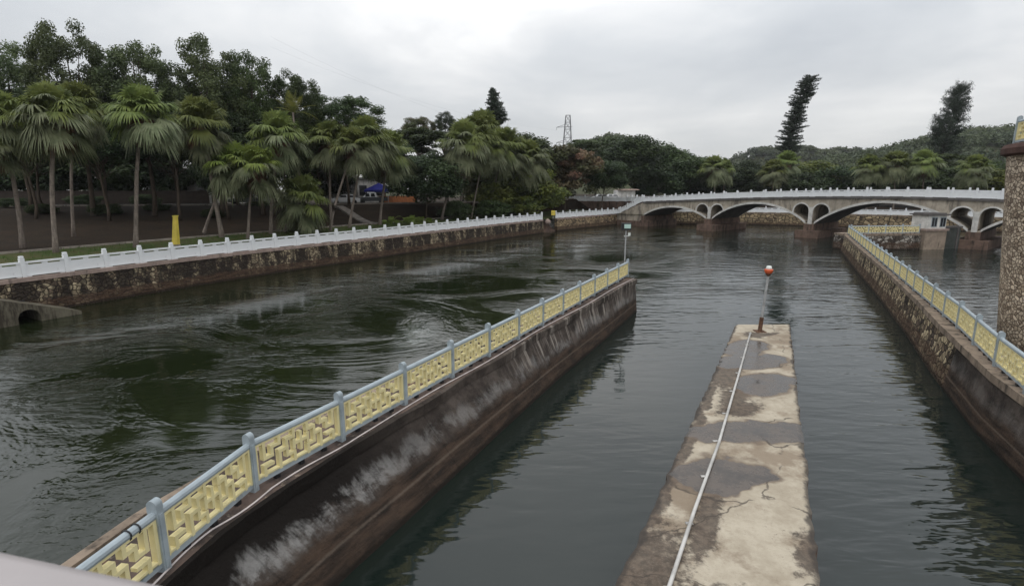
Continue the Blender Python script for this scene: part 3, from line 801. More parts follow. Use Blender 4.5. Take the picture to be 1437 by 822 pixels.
for i in range(len(rows) - 1):
    a, b = rows[i], rows[i + 1]; L = math.hypot(b[0] - a[0], b[1] - a[1]); na, nb = tnorm(i), tnorm(i + 1)
    def pt(r, t):                     # point down the battered face: t=0 top .. 1 water .. beyond
        return (r[0] + (r[2] - r[0]) * t, r[1] + (r[3] - r[1]) * t, (DTOP - .3) * (1 - t))
    for t0, t1 in ((0, .33), (.33, .66), (.66, 1), (1, 1.6)):
        q = [pt(a, t1), pt(b, t1), pt(b, t0), pt(a, t0)]
        mb.face(q, [(u, q[0][2]), (u + L, q[1][2]), (u + L, q[2][2]), (u, q[3][2])])
    la = Vector(a[:2]) + na * a[4]; lb = Vector(b[:2]) + nb * b[4]
    q = [(lb.x, lb.y, -1.5), (la.x, la.y, -1.5), (la.x, la.y, DTOP - .3), (lb.x, lb.y, DTOP - .3)]
    mb.face(q, [(u + L, -1.5), (u, -1.5), (u, 1.8), (u + L, 1.8)])
    # coping
    ra = Vector(a[:2]) - na * (.05 + jit[i]); rb = Vector(b[:2]) - nb * (.05 + jit[i + 1]); zl = DTOP - .3
    q = [(ra.x, ra.y, zl), (rb.x, rb.y, zl), (rb.x, rb.y, DTOP - .03), (ra.x, ra.y, DTOP - .03)]
    cp.face(q, [(u, 1.85), (u + L, 1.85), (u + L, 2.1), (u, 2.1)])
    ia = Vector(a[:2]) + na * .03; ib = Vector(b[:2]) + nb * .03
    cp.face([(ra.x, ra.y, DTOP - .03), (rb.x, rb.y, DTOP - .03), (ib.x, ib.y, DTOP), (ia.x, ia.y, DTOP)], [(u, 2.1), (u + L, 2.1), (u + L, 2.14), (u, 2.14)])
    cp.face([(ia.x, ia.y, zl), (ib.x, ib.y, zl), (rb.x, rb.y, zl), (ra.x, ra.y, zl)])
    le = la + na * .06; lf = lb + nb * .06; ga_ = la - na * .14; gb_ = lb - nb * .14
    lip.hexa([(le.x, le.y, DTOP + .003), (lf.x, lf.y, DTOP + .003), (gb_.x, gb_.y, DTOP + .003), (ga_.x, ga_.y, DTOP + .003)][::-1], [(le.x, le.y, DTOP + .06), (lf.x, lf.y, DTOP + .06), (gb_.x, gb_.y, DTOP + .06), (ga_.x, ga_.y, DTOP + .06)][::-1])
    tp.face([(ia.x, ia.y, DTOP), (ib.x, ib.y, DTOP), (lf.x, lf.y, DTOP), (le.x, le.y, DTOP)])
    tp.face([(lf.x, lf.y, DTOP - .3), (le.x, le.y, DTOP - .3), (le.x, le.y, DTOP), (lf.x, lf.y, DTOP)])
    u += L
r = rows[-1]; ne = tnorm(len(rows) - 1); le = Vector(r[:2]) + ne * r[4]
mb.face([(r[2], r[3], 0), (le.x, le.y, -0.0), (le.x, le.y, 1.8), (r[0], r[1], 1.8)], [(u, 0), (u + 1, 0), (u + 1, 1.8), (u, 1.8)])
mb.face([(r[2] , r[3], -1.5), (le.x, le.y, -1.5), (le.x, le.y, 0), (r[2], r[3], 0)], [(u, -1.5), (u + 1, -1.5), (u + 1, 0), (u, 0)])
ra = Vector(r[:2]) - ne * .05; lf = le + ne * .06
tp.face([(ra.x, ra.y, 1.8), (lf.x, lf.y, 1.8), (lf.x, lf.y, DTOP), (ra.x, ra.y, DTOP)])
mb.build('battered_face', M['divider'], droot); cp.build('coping', M['divider'], droot); lip.build('river_side_lip', M['cap'], droot); tp.build('wall_top', M['walltop'], droot)

# ------------------------------------------------------------------ yellow lattice fence (unit meshes)
def u_fpost():
    mb = MB(); K = 10; w, d, h = .085, .062, 1.2                 # half width (across the fence), half depth; rounded head
    prof = [(-w, 0), (w, 0)] + [(w * math.cos(math.pi * k / K), h - w + w * math.sin(math.pi * k / K)) for k in range(K + 1)]
    n = len(prof)
    for sx, rev in ((-d, 0), (d, 1)):
        f = [(sx, y, z) for y, z in prof]; mb.face(f if rev else f[::-1])
    for i in range(n):
        (y0, z0), (y1, z1) = prof[i], prof[(i + 1) % n]
        mb.face([(-d, y0, z0), (d, y0, z0), (d, y1, z1), (-d, y1, z1)])
    for sy in (-1, 1): mb.box((0, sy * (w + .006), .52), (.07, .012, .9))
    return mb.mesh('post', M['bluegrey'])
def bar(mb, x0, z0, x1, z1, t=.022, d=.034):
    mb.box(((x0 + x1) / 2, 0, (z0 + z1) / 2), (abs(x1 - x0) + 2 * t, 2 * d, abs(z1 - z0) + 2 * t))
def u_lattice(length=2.16):
    mb = MB(); W = length; z0, z1 = .205, .9; X = lambda i: -W / 2 + .03 + i * (W - .06) / 12.0; Z = lambda j: z0 + j * (z1 - z0) / 4.0
    frame = [(0, 0, 12, 0), (0, 4, 12, 4), (0, 0, 0, 4), (12, 0, 12, 4)]
    half = [(1, 0, 1, 1), (1, 1, 2, 1), (1, 2, 1, 4), (1, 2, 2, 2), (2, 2, 2, 3), (2, 3, 3, 3), (3, 0, 3, 2), (3, 3, 3, 4), (3, 2, 4, 2), (4, 1, 4, 2), (4, 3, 4, 2), (4, 3, 5, 3), (4, 1, 5, 1),
            (5, 0, 5, 1), (5, 3, 5, 4), (5, 2, 6, 2), (6, 1, 6, 3), (5, 1.5, 5, 2.5)]
    segs = frame + [q for a in half for q in (a, (12 - a[0], a[1], 12 - a[2], a[3])) if not (a[0] == 6 and q is not a)]
    for i, (a, b, c, d) in enumerate(segs):
        bar(mb, X(a), Z(b), X(c), Z(d), .0305 + (i % 7) * .0006, .05 + (i % 11) * .0007)
    return mb.mesh('lattice_panel', M['yellow'])
def u_rail(top):
    mb = MB()
    if top:
        mb.tube([(-.5, 0, .955), (.5, 0, .955)], .068, 10); mb.box((0, 0, .9), (1, .07, .03))
    else: mb.box((0, 0, .145), (1, .1, .1))
    return mb.mesh('top_rail' if top else 'bottom_rail', M['bluegrey'])
def u_feet():
    mb = MB(); mb.box((0, 0, .045), (.1, .09, .098))
    return mb.mesh('foot_block', M['black'])
FP, FL, FT, FB, FF = u_fpost(), u_lattice(), u_rail(True), u_rail(False), u_feet()
def lattice_fence(pts, label, name='lattice_fence', feet=True):
    P = [Vector(p) for p in pts]; root = empty(name, P[0], label, 'fence')
    for k, p in enumerate(P):
        o = link('post', FP, root); o.location = p - P[0]
        t = P[min(k + 1, len(P) - 1)] - P[max(k - 1, 0)]; o.rotation_euler = (0, 0, math.atan2(t.y, t.x))
    for a, b in zip(P[:-1], P[1:]):
        d = b - a; c = (a + b) / 2 - P[0]; rot = (0, -math.atan2(d.z, d.xy.length), math.atan2(d.y, d.x)); L = d.length - .1
        for nm, me, sx in (('lattice_panel', FL, (L - .02) / 2.16), ('top_rail', FT, L), ('bottom_rail', FB, L)):
            o = link(nm, me, root); o.location = c; o.rotation_euler = rot; o.scale = (sx, 1, 1)
        for f in (-.62, 0, .62):
            o = link('foot_block', FF, root); o.location = c + d.normalized() * f; o.rotation_euler = rot
    return root
mfp = [(-5.72, 4.78, DTOP), (-5.37, 7.1, DTOP)]
for k in range(13): mfp.append((-5.02 + (7.55 + 5.02) * k / 12, 9.25 + (34.0 - 9.25) * k / 12, DTOP))
# fence stands a hand's breadth inside the coping edge
lattice_fence([( -5.72, 4.78, DTOP)] + mfp[1:], 'yellow lattice fence with blue grey posts along the mid river dividing wall')
# cable lying along the coping
mb = MB(); cpts = []
for i, r in enumerate(rows):
    if i < 8: continue
    nrm = tnorm(i); w = .13 + .05 * math.sin(i * .55) + (.16 if i < 16 else 0) * 0; p = Vector(r[:2]) + nrm * w
    cpts.append((p.x, p.y, DTOP + .02 + .004 * math.sin(i)))
mb.tube(cpts, .017, 6)
tag(mb.build('cable', M['cable'], origin=cpts[0], smooth=True), 'thin white cable lying along the edge of the dividing wall', 'cable')
mb = MB()
for f in (.25, .36):
    p = Vector(mfp[0]).lerp(Vector(mfp[1]), 1 - f * .6); d = Vector((.35, 2.3, 0)).normalized()
    a = Vector((-d.y, d.x, 0)); pts = [p + Vector((0, 0, .955)) + (a * math.cos(x) + Vector((0, 0, 1)) * math.sin(x)) * .078 for x in [2 * math.pi * k / 14 for k in range(15)]]
    mb.tube(pts, .012, 6, cap=False)
tag(mb.build('cable_tie', M['black'], origin=tuple(mfp[1])), 'black cable loops wound round the nearest grey fence rail', 'cable')
# floodlight on pole at the tip
px_, py_ = 7.45, 34.45
root = empty('floodlight', (px_, py_, DTOP), 'pole floodlight with pale green face at the tip of the dividing wall', 'lamp')
tz = atd(880, 318, py_)[1]
mb = MB(); mb.tube([(px_, py_, DTOP), (px_, py_, tz - .2)], .045, 8); mb.box((px_, py_, DTOP + .02), (.25, .25, .04)); mb.build('pole', M['steel'], root)
mb = MB(); mb.box((px_ + .05, py_, tz - .62), (.34, .05, .05)); mb.box((px_ + .22, py_, tz - .5), (.14, .12, .2)); mb.build('bracket', M['lampwhite'], root)
mb = MB(); mb.box((px_, py_, tz), (.62, .3, .46)); h = mb.build('lamp_head', M['black'], root)
mb = MB(); mb.box((px_ + .06, py_ - .153, tz + .03), (.42, .012, .27)); mb.build('lens', M['lampgreen'], h)

# ------------------------------------------------------------------ low concrete pier between the lock approaches
PZ = .6
PL = lambda y: (1.94 + (12.13 - 1.94) * (y - 8.51) / 19.0); PR = lambda y: (5.75 + (15.02 - 5.75) * (y - 8.51) / 19.0)
root = empty('concrete_pier', (13.5, 27.5, 0), 'low pale concrete pier with wet puddles pointing up the lock approach', 'pier')
ys = [2 + 25.5 * k / 110 for k in range(111)]
rr = random.Random(2); jl = [rr.uniform(-.05, .04) for _ in ys]; jr = [rr.uniform(-.04, .05) for _ in ys]
mb = MB(); sd = MB()
for i in range(110):
    y0, y1 = ys[i], ys[i + 1]; l0, l1, r0, r1 = PL(y0) + jl[i], PL(y1) + jl[i + 1], PR(y0) + jr[i], PR(y1) + jr[i + 1]
    us = [0, .03, .2, .4, .6, .8, .97, 1]
    for a, b in zip(us[:-1], us[1:]):
        zf = lambda t: PZ - (.03 if t in (0, 1) else 0)
        mb.face([(l0 + (r0 - l0) * a, y0, zf(a)), (l0 + (r0 - l0) * b, y0, zf(b)), (l1 + (r1 - l1) * b, y1, zf(b)), (l1 + (r1 - l1) * a, y1, zf(a))], [(a, y0), (b, y0), (b, y1), (a, y1)])
    sd.face([(l0 - .06, y0, -1.5), (l0, y0, PZ - .03), (l1, y1, PZ - .03), (l1 - .06, y1, -1.5)][::-1])
    sd.face([(r0 + .06, y0, -1.5), (r1 + .06, y1, -1.5), (r1, y1, PZ - .03), (r0, y0, PZ - .03)])
y = ys[-1]; sd.face([(PL(y), y, -1.5), (PL(y) + jl[-1], y, PZ - .03), (PR(y) + jr[-1], y, PZ - .03), (PR(y), y, -1.5)])
mb.build('deck', M['pier'], root); sd.build('side', M['pierstone'], root)
mb = MB(); pl = [(12.06, 25.64), (9.1, 20.0), (6.01, 14.05), (4.18, 10.79), (2.89, 8.45), (.9, 4.6)]
mb.tube([(a + .02 * math.sin(i * 2), b, PZ + .055) for i, (a, b) in enumerate(pl)], .042, 8)
for i in range(10):
    t = i / 9; p = Vector(pl[0]).lerp(Vector(pl[4]), t); mb.box((p.x, p.y, PZ + .012), (.16, .08, .03))
tag(mb.build('pipe', M['pipe'], origin=(12.06, 25.64, PZ), smooth=True), 'long pale pipe running down the middle of the low concrete pier', 'pipe')
lx, ly = 12.74, 26.09
root = empty('beacon_lamp', (lx, ly, PZ), 'beacon on a slim pale pole with orange red lantern at the pier end', 'lamp')
bt = atd(1072, 378, ly)[1]; lean = .16
mb = MB(); mb.tube([(lx, ly, PZ), (lx + lean * .25, ly, PZ + .75)], .1, 10); mb.box((lx, ly, PZ + .015), (.5, .5, .03)); mb.build('rusty_sleeve', M['rust'], root)
mb = MB(); mb.tube([(lx + lean * .25, ly, PZ + .7), (lx + lean, ly, bt - .35)], .055, 10); mb.build('pole', M['steel'], root)
mb = MB(); c = (lx + lean, ly, bt - .4); mb.lathe(c, [(.05, .04), (.09, .1), (.15, .2)], 14); mb.build('lamp_base', M['rust'], root)
mb = MB(); mb.lathe((c[0], c[1], c[2] + .2), [(.15, 0), (.2, .1), (.21, .2), (.19, .22)], 14); mb.build('lantern', M['lampred'], root, smooth=True)
mb = MB(); mb.lathe((c[0], c[1], c[2] + .423), [(.15, 0), (.13, .06), (.12, .13), (.1, .15)], 14); mb.build('lantern_cap', M['lampwhite'], root, smooth=True)

# ------------------------------------------------------------------ right-hand wall, fence, gatehouse, shaded end wall
RW = [(41.5, 65.6), (34.0, 51.2), (26.2, 36.0), (21.3, 26.8), (18.45, 21.7), (17.4, 19.7), (15.4, 15.85), (14.0, 12.5), (12.3, 9.0), (11.0, 6.0), (10, 3)]
wall_run(RW[:6], 2.05, 1.5, M['right'], 'river_wall', batter=.3, cap=M['cap'], label='rubble river wall with yellow fence running to its far corner', cat='wall', side=1, capover=.1)
wall_run(RW[5:], 2.05, 1.5, M['rightend'], 'river_wall', batter=.3, cap=M['cap'], label='dark stained concrete end of the right river wall', cat='wall', side=1, capover=.12, u0=9.5)
rf = []
corner = Vector((41.95, 66.0)); inner = Vector((18.6, 21.2))
ptsr = [(42.1, 65.9), (18.75, 21.35), (16.05, 16.6), (14.78, 14.2), (12.4, 8.6)]
def spaced(a, b, n): return [tuple(Vector(a).lerp(Vector(b), k / n)) for k in range(n)]
line = spaced(ptsr[0], ptsr[1], 22) + spaced(ptsr[1], ptsr[2], 2) + spaced(ptsr[2], ptsr[3], 1) + spaced(ptsr[3], ptsr[4], 3)
lattice_fence([(p[0], p[1], 2.05) for p in line], 'yellow lattice fence with blue grey posts along the right river wall')
FWZ = 2.05
wall_run([(42.3, 66.2), (52.3, 67.3)], FWZ, 2.5, M['front'], 'cross_wall', batter=.1, cap=M['cap'], label='short pale rubble cross wall between the river wall corner and the gatehouse', cat='wall', side=1)
lattice_fence([(42.75 + 9.4 * k / 4, 66.5 + 1.05 * k / 4, FWZ) for k in range(5)], 'short yellow lattice fence facing the river beside the gatehouse')
# gatehouse on its stone base
root = empty('gatehouse', (53.9, 67.2, 0), 'small pale gatehouse with two dark windows on a stone base below the bridge', 'hut')
ga = math.atan2(1.05, 9.4)
def G(x, y): return (53.9 + x * math.cos(ga) - y * math.sin(ga), 68.4 + x * math.sin(ga) + y * math.cos(ga))
mb = MB(); mb.box((*G(0, 0), .45), (3.0, 2.6, 3.9), ga); mb.build('stone_base', M['hutbase'], root)
mb = MB(); mb.box((*G(0, 0), 2.53), (3.3, 2.9, .26), ga); mb.build('base_slab', M['cap_pink'], root)
mb = MB(); mb.box((*G(0, 0), 3.5), (2.7, 2.3, 1.7), ga); mb.build('wall', M['hut'], root)
mb = MB(); mb.box((*G(0, 0), 4.43), (3.2, 2.8, .16), ga); mb.box((*G(0, 0), 4.58), (2.6, 2.2, .14), ga); mb.build('roof', M['soffit'], root)
for x in (-.35, .85):
    mb = MB(); mb.box((*G(x, -1.155), 3.5), (.8, .06, 1.25), ga); w = mb.build('window', M['bluegrey'], root)
    for xx in (-.19, .19):
        mb = MB(); mb.box((*G(x + xx, -1.19), 3.5), (.3, .04, 1.08), ga); mb.build('pane', M['glass'], w)
root = empty('shaded_end_wall', (56.6, 67.6, 0), 'dark grey green end wall with painted shade between the gatehouse and bridge pier', 'end_wall')
mb = MB(); mb.box((56.9, 68.6, .6), (2.6, .7, 4.2), ga); mb.build('wall_slab', M['end_wall'], root)  # plain end wall, coloured dark to stand in for its shade
mb = MB(); mb.box((56.9, 68.6, 2.8), (2.9, .9, .22), ga); mb.box((56.0, 68.15, .6), (.2, .2, 4.1), ga); mb.box((57.8, 68.33, .6), (.2, .2, 4.1), ga); mb.build('wall_frame', M['soffit'], root)

# ------------------------------------------------------------------ stone tower at the right edge
root = empty('stone_tower', (24.4, 20.9, 0), 'tall rough rubble stone tower rising at the right edge of the photo', 'tower')
tc = Vector((24.4, 20.9)); mb = MB(); K = 40; zt = 9.15
rb_, rt_ = 3.07, 3.94
for j in range(10):
    z0, z1 = -1.5 + (zt + 1.5) * j / 10, -1.5 + (zt + 1.5) * (j + 1) / 10
    ra0 = rb_ + (rt_ - rb_) * max(0, z0) / zt; ra1 = rb_ + (rt_ - rb_) * max(0, z1) / zt
    for i in range(K):
        a0, a1 = 2 * math.pi * i / K, 2 * math.pi * (i + 1) / K
        q = [(tc.x + r * math.cos(a), tc.y + r * math.sin(a), z) for a, r, z in ((a0, ra0, z0), (a1, ra0, z0), (a1, ra1, z1), (a0, ra1, z1))]
        mb.face(q, [(a0 * 3.8, z0), (a1 * 3.8, z0), (a1 * 3.8, z1), (a0 * 3.8, z1)])
mb.build('masonry', M['tower'], root)
mb = MB(); mb.lathe((tc.x, tc.y, zt), [(rt_ + .02, .003), (rt_ + .2, .08), (rt_ + .24, .3), (rt_ + .16, .46), (rt_, .5)], 40); mb.build('coping', m_concrete('dark_red_coping', (.11, .065, .055), .5), root)
fpts = []
for k in range(4):
    a = .741 - .62 * k
    fpts.append((tc.x - 3.72 * math.cos(a), tc.y + 3.72 * math.sin(a), zt + .5))
lattice_fence(fpts, 'yellow lattice fence panel on top of the stone tower')

# ------------------------------------------------------------------ smooth ledge just below the camera
root = empty('parapet', (-.7, .79, 6.1), 'smooth pinkish white parapet ledge in the bottom left corner', 'parapet')
e0, e1 = Vector((-.92, .838)), Vector((-.49, .736)); t = (e1 - e0).normalized(); nb_ = Vector((t.y, -t.x))    # towards the camera side
ang = math.atan2(t.y, t.x); c = e0 + t * .2 + nb_ * .14
mb = MB(); mb.box((c.x, c.y, 7.25 - .05), (4.4, .28, .1), ang); mb.build('ledge', M['ledge'], root, bevel=.03, smooth=True)
mb = MB(); mb.box((c.x, c.y, 6.62), (4.4, .16, 1.06), ang); mb.build('panel', M['ledge'], root)
mb = MB(); c2 = e0 + t * .2 + nb_ * 1.6; mb.box((c2.x, c2.y, 5.9), (8, 2.9, .35), ang); tag(mb.build('lock_bridge_deck', M['path']), kind='structure')

# ------------------------------------------------------------------ vegetation
def leaf_cloud(seed, ncl, nleaf, size, shape='round', spread=.3, flat=.75, core=.35, top=None):
    """leaf faces gathered in clumps inside a unit ellipsoid, returns V, Q, clump centres"""
    g = np.random.default_rng(seed); C = []
    while len(C) < ncl:
        p = g.uniform(-1, 1, 3); r = np.linalg.norm(p)
        if r > .86 or r < core * .6: continue
        if shape == 'dome' and p[2] < -.55: continue
        if shape == 'flame': p[:2] *= (1 - .45 * (p[2] + 1) / 2)
        if r < core and g.random() < .6: continue
        C.append(p)
    C = np.array(C); cs = g.uniform(.65, 1.25, ncl) * spread
    k = g.choice(ncl, nleaf, p=(cs ** 2) / (cs ** 2).sum())
    d = g.normal(size=(nleaf, 3)); d /= np.linalg.norm(d, axis=1)[:, None]
    rad = g.random(nleaf) ** .45
    P = C[k] + d * (rad * cs[k])[:, None] * np.array([1, 1, flat])
    # leaf quads tilted mostly outward/up from the clump
    nrm = d * .6 + np.array([0, 0, .55]) + g.normal(size=(nleaf, 3)) * .55
    nrm /= np.linalg.norm(nrm, axis=1)[:, None]
    a = np.cross(nrm, g.normal(size=(nleaf, 3))); a /= np.linalg.norm(a, axis=1)[:, None]; b = np.cross(nrm, a)
    s = size * g.uniform(.55, 1.35, nleaf)[:, None]
    V = np.stack([P - a * s, P + b * s * .55, P + a * s, P - b * s * .55], 1).reshape(-1, 3)
    return V, np.arange(4 * nleaf).reshape(-1, 4), C
CROWN = {}
def crown_mesh(kind, var):
    key = (kind, var)
    if key in CROWN: return CROWN[key]
    seed = hash(kind) % 1 + sum(ord(ch) for ch in kind) * 13 + var * 101
    if kind == 'open': a = leaf_cloud(seed, 125, 26000, .024, 'round', .17, .75, .4)
    elif kind == 'dense': a = leaf_cloud(seed, 75, 18000, .04, 'dome', .3, .75, .5)
    elif kind == 'bush': a = leaf_cloud(seed, 55, 12000, .05, 'dome', .3, .8, .5)
    elif kind == 'layer': a = leaf_cloud(seed, 52, 14000, .04, 'dome', .3, .32, .35)
    elif kind == 'blossom': a = leaf_cloud(seed, 46, 11000, .042, 'round', .24, .75, .5)
    CROWN[key] = a; return a
MESH = {}
def tree(px, top, wpx, Y, kind, var, mat, label, bottom=None, group=None, name='tree', cat='tree', trunkmat='bark', lean=0, trunk=True, second=None):
    m = mpp(px, (top + 240) / 2, Y)
    X, zt = atd(px, top, Y); gz = ground_z(X, Y)
    zb = atd(px, bottom, Y)[1] if bottom else gz + (zt - gz) * .32
    zb = max(zb, gz + .1)
    Rr = wpx * m / 2; Hh = (zt - zb) / 2; cz = (zt + zb) / 2
    V, Q, C = crown_mesh(kind, var)
    root = empty(name, (X, Y, gz), label, cat, group)
    key = (kind, var, mat)
    if key not in MESH: MESH[key] = np_mesh('crown', V, Q, M[mat])
    o = link('crown', MESH[key], root); o.location = (lean, 0, cz - gz); o.scale = (Rr * 1.08, Rr * 1.08, Hh * 1.06)
    o.rotation_euler = (0, 0, (var * 1.3 + px * .7) % 6.28)
    if second:
        key = (kind, var + 50, second)
        if key not in MESH:
            V2, Q2, _ = crown_mesh(kind, var + 50); MESH[key] = np_mesh('blossom', V2, Q2, M[second])
        b = link('blossom', MESH[key], root); b.location = (lean + Rr * .35, 0, cz - gz + Hh * .25); b.scale = (Rr * .75, Rr * .8, Hh * .7)
    if trunk:
        mb = MB(); tr = max(.1, .011 * (zt - gz)); top_z = cz - gz + Hh * .45
        pts = [(lean * t + .25 * math.sin(t * 4 + px) * Rr * .12, .2 * math.sin(t * 5 + px), top_z * t) for t in (0, .12, .3, .5, .7, .88, 1)]
        pts[0] = (0, 0, -.3)
        mb.tube(pts, [tr * 1.45, tr * 1.05, tr * .9, tr * .75, tr * .5, tr * .3, tr * .12], 8)
        rz = o.rotation_euler[2]; ca, sa = math.cos(rz), math.sin(rz)
        for c in C[::(3 if kind != 'open' else 4)]:
            x, y, z = c[0] * Rr, c[1] * Rr, c[2] * Hh; e = Vector((lean + x * ca - y * sa, x * sa + y * ca, cz - gz + z))
            h = max(.3, min(.95, (e.z / top_z) * .6)); i0 = h * (len(pts) - 1); i = int(i0); s = Vector(pts[i]).lerp(Vector(pts[min(i + 1, len(pts) - 1)]), i0 - i)
            mid = s.lerp(e, .5) + Vector((0, 0, -.08 * (e - s).length))
            mb.tube([s, mid, e], [tr * .38, tr * .22, tr * .06], 5, cap=False)
        mb.build('trunk', M[trunkmat], None, smooth=True).parent = root
    return root
# tall airy trees rising over the palms on the left bank
TALL = [(2, 56, 92, 66, 'tall airy tree cut off by the left edge of the photo'), (88, 26, 108, 64, 'tallest airy tree with sky showing through, above the second palm from the left'),
        (183, 44, 108, 66, 'rounded airy tree with visible limbs above the slim straight palm'), (284, 49, 112, 68, 'broad tall dark crown right of the rounded airy tree'),
        (348, 70, 90, 71, 'tall dark tree sloping down to the right of the broad crown'), (408, 98, 84, 75, 'gappy tree with forked limbs against the sky'), (480, 126, 118, 82, 'low wide crown tapering to the right above the palm row')]
for i, (px, tp_, w, Y, lb) in enumerate(TALL):
    tree(px, tp_, w, Y, 'open', i % 4, 'pine' if i < 4 else 'mid', lb, bottom=190 + i * 4 if i < 5 else 205, group='tall trees over the palms')
FILL = [(30, 120, 150, 71, 'left edge, behind the leftmost palms'), (125, 118, 140, 73, 'behind the gap after the second palm'), (228, 112, 140, 76, 'behind the slim straight palm'), (318, 122, 120, 79, 'behind the yellow marker post'),
        (392, 140, 110, 85, 'behind the bright leaning palm'), (455, 160, 110, 92, 'behind the pair of leaning palms'), (535, 190, 90, 98, 'behind the blue canopy')]
for i, (px, tp_, w, Y, lb) in enumerate(FILL):
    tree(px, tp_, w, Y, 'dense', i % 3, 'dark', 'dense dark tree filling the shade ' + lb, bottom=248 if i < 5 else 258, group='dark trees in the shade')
UNDER = [(-25, 92, 90, 'at the far left edge'), (40, 90, 100, 'behind the leftmost trunks'), (112, 92, 100, 'behind the thin dark trunk'), (178, 93, 90, 'left of the slim straight palm'), (226, 96, 52, 'just left of the glimpsed white building'),
         (288, 94, 44, 'right of the glimpsed white building'), (318, 99, 60, 'over the small lit lawn'), (378, 95, 60, 'behind the slender pale trunk'), (440, 100, 80, 'behind the bushy palm'), (556, 104, 70, 'above the orange kiosk'), (520, 118, 80, 'above the blue canopy')]
for i, (px, Y, w, lb) in enumerate(UNDER):
    b_ = {318: 262, 378: 268, 556: 264, 520: 252}.get(px, 287)
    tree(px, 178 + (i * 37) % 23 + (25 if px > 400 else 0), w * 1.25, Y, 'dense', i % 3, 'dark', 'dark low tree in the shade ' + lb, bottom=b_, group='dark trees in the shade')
SHADE = [(20, 60, 100, 136, 232, 'just behind the leftmost palm crown'), (128, 61, 96, 140, 240, 'just behind the gap between the second and third palms'), (232, 64, 84, 140, 236, 'just behind the gap left of the yellow marker'),
         (305, 67, 84, 150, 240, 'just behind the left leaning palm'), (372, 71, 80, 160, 244, 'just behind the slender pale trunk'), (440, 77, 84, 176, 250, 'just behind the bushy short palm')]
for i, (px, Y, w, tp_, b_, lb) in enumerate(SHADE):
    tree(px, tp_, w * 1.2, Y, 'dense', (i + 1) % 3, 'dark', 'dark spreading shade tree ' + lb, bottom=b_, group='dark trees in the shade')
for i, (px, py, w, lb) in enumerate([(60, 300, 40, 'between the second palm and the thin dark trunk'), (150, 302, 46, 'left of the slim straight palm on the slope'), (222, 300, 34, 'on the slope left of the yellow marker'), (300, 306, 34, 'on the slope between leaning palm trunks'), (365, 303, 36, 'on the slope behind the bright palms'), (120, 288, 44, 'below the low wall behind the thin dark trunk'), (205, 287, 40, 'below the low wall behind the slim straight palm'), (20, 291, 40, 'below the low wall at the left edge')]):
    x_, y_, z_ = ground_at(px, py); m = mpp(px, py, y_); root = empty('shrub', (x_, y_, z_), 'low dark shrub ' + lb, 'shrub', 'shrubs on the shaded slope')
    key = ('bush', i % 3, 'mid')
    if key not in MESH:
        V0, Q0, _c0 = crown_mesh('bush', i % 3); MESH[key] = np_mesh('crown', V0, Q0, M['mid'])
    o = link('foliage', MESH[key], root); o.location = (0, 0, w * m * .16); o.scale = (w * m / 2, w * m / 2, w * m * .2)
# middle stretch
tree(596, 214, 104, 83, 'dense', 1, 'dark', 'rounded dark shrub like tree between two groups of palms', bottom=292)
tree(592, 172, 110, 104, 'layer', 0, 'mid', 'layered green tree behind the rounded dark tree', bottom=245)
tree(587, 160, 50, 118, 'open', 2, 'brownleaf', 'sparse dark bent tree top left of the thin pole like tree', bottom=200)
tree(625, 156, 42, 120, 'open', 3, 'dark', 'small dark tree top poking above the layered green tree', bottom=200)
tree(648, 215, 80, 100, 'bush', 0, 'brownleaf', 'bronze green understorey tree behind the twin trunk palms', bottom=298)
tree(702, 230, 110, 99, 'bush', 1, 'yellowgreen', 'yellow green leafy tree behind the white balustrade', bottom=302)
tree(752, 236, 84, 101, 'bush', 2, 'yellowgreen', 'yellow green bushy tree next to the landing gap', bottom=304)
tree(738, 186, 100, 112, 'dense', 0, 'mid', 'mid green tree behind the palms left of the bronze tree', bottom=262)
tree(794, 204, 108, 112, 'blossom', 0, 'brownleaf', 'bronze tree with pink blossom on its right side above the landing', bottom=282, second='pink')
tree(778, 212, 70, 114, 'blossom', 1, 'bronze', 'orange bronze tree just left of the pink blossom', bottom=270)
tree(838, 186, 100, 150, 'layer', 1, 'mid', 'flat topped tree below the electricity pylon', bottom=250)
tree(846, 222, 60, 117, 'dense', 2, 'dark', 'small dark tree with pale leaning trunk under the pink blossom', bottom=272, lean=1.0)
tree(893, 189, 104, 136, 'dense', 0, 'dark', 'large dark tree behind the left end of the bridge', bottom=268)
tree(938, 203, 84, 150, 'dense', 1, 'mid', 'green tree right of the large dark tree', bottom=266)
tree(972, 216, 88, 142, 'dense', 2, 'mid', 'brighter green tree left of the single far palm', bottom=272)
tree(925, 236, 80, 139, 'bush', 1, 'dark', 'low dark tree against the bridge rail left of the palm', bottom=282)
tree(1042, 226, 74, 150, 'dense', 1, 'dark', 'dark rounded tree right of the single far palm', bottom=278)
tree(1066, 232, 64, 146, 'layer', 0, 'mid', 'layered green tree just left of the leaning dark conifer', bottom=276)
tree(1146, 226, 84, 146, 'bush', 0, 'yellowgreen', 'yellow topped bushy tree right of the leaning dark conifer', bottom=276)
tree(1186, 230, 84, 140, 'dense', 2, 'dark', 'dark tree under the white hill house', bottom=280)
tree(1240, 236, 90, 132, 'dense', 0, 'dark', 'dark tree between the first two palms of the right hand group', bottom=278)
tree(1328, 210, 84, 130, 'layer', 1, 'mid', 'spreading green tree at the foot of the broad conifer', bottom=270)
tree(1345, 232, 80, 121, 'bush', 2, 'mid', 'bushy mid green tree left of the rightmost palm', bottom=276)
tree(1405, 238, 96, 114, 'bush', 0, 'yellowgreen', 'yellow green bushy tree beside the stone tower', bottom=284)
tree(1385, 226, 90, 128, 'dense', 1, 'mid', 'green tree rising behind the rightmost palm', bottom=270)
tree(1110, 240, 90, 138, 'bush', 1, 'dark', 'low dark tree under the leaning dark conifer', bottom=280)
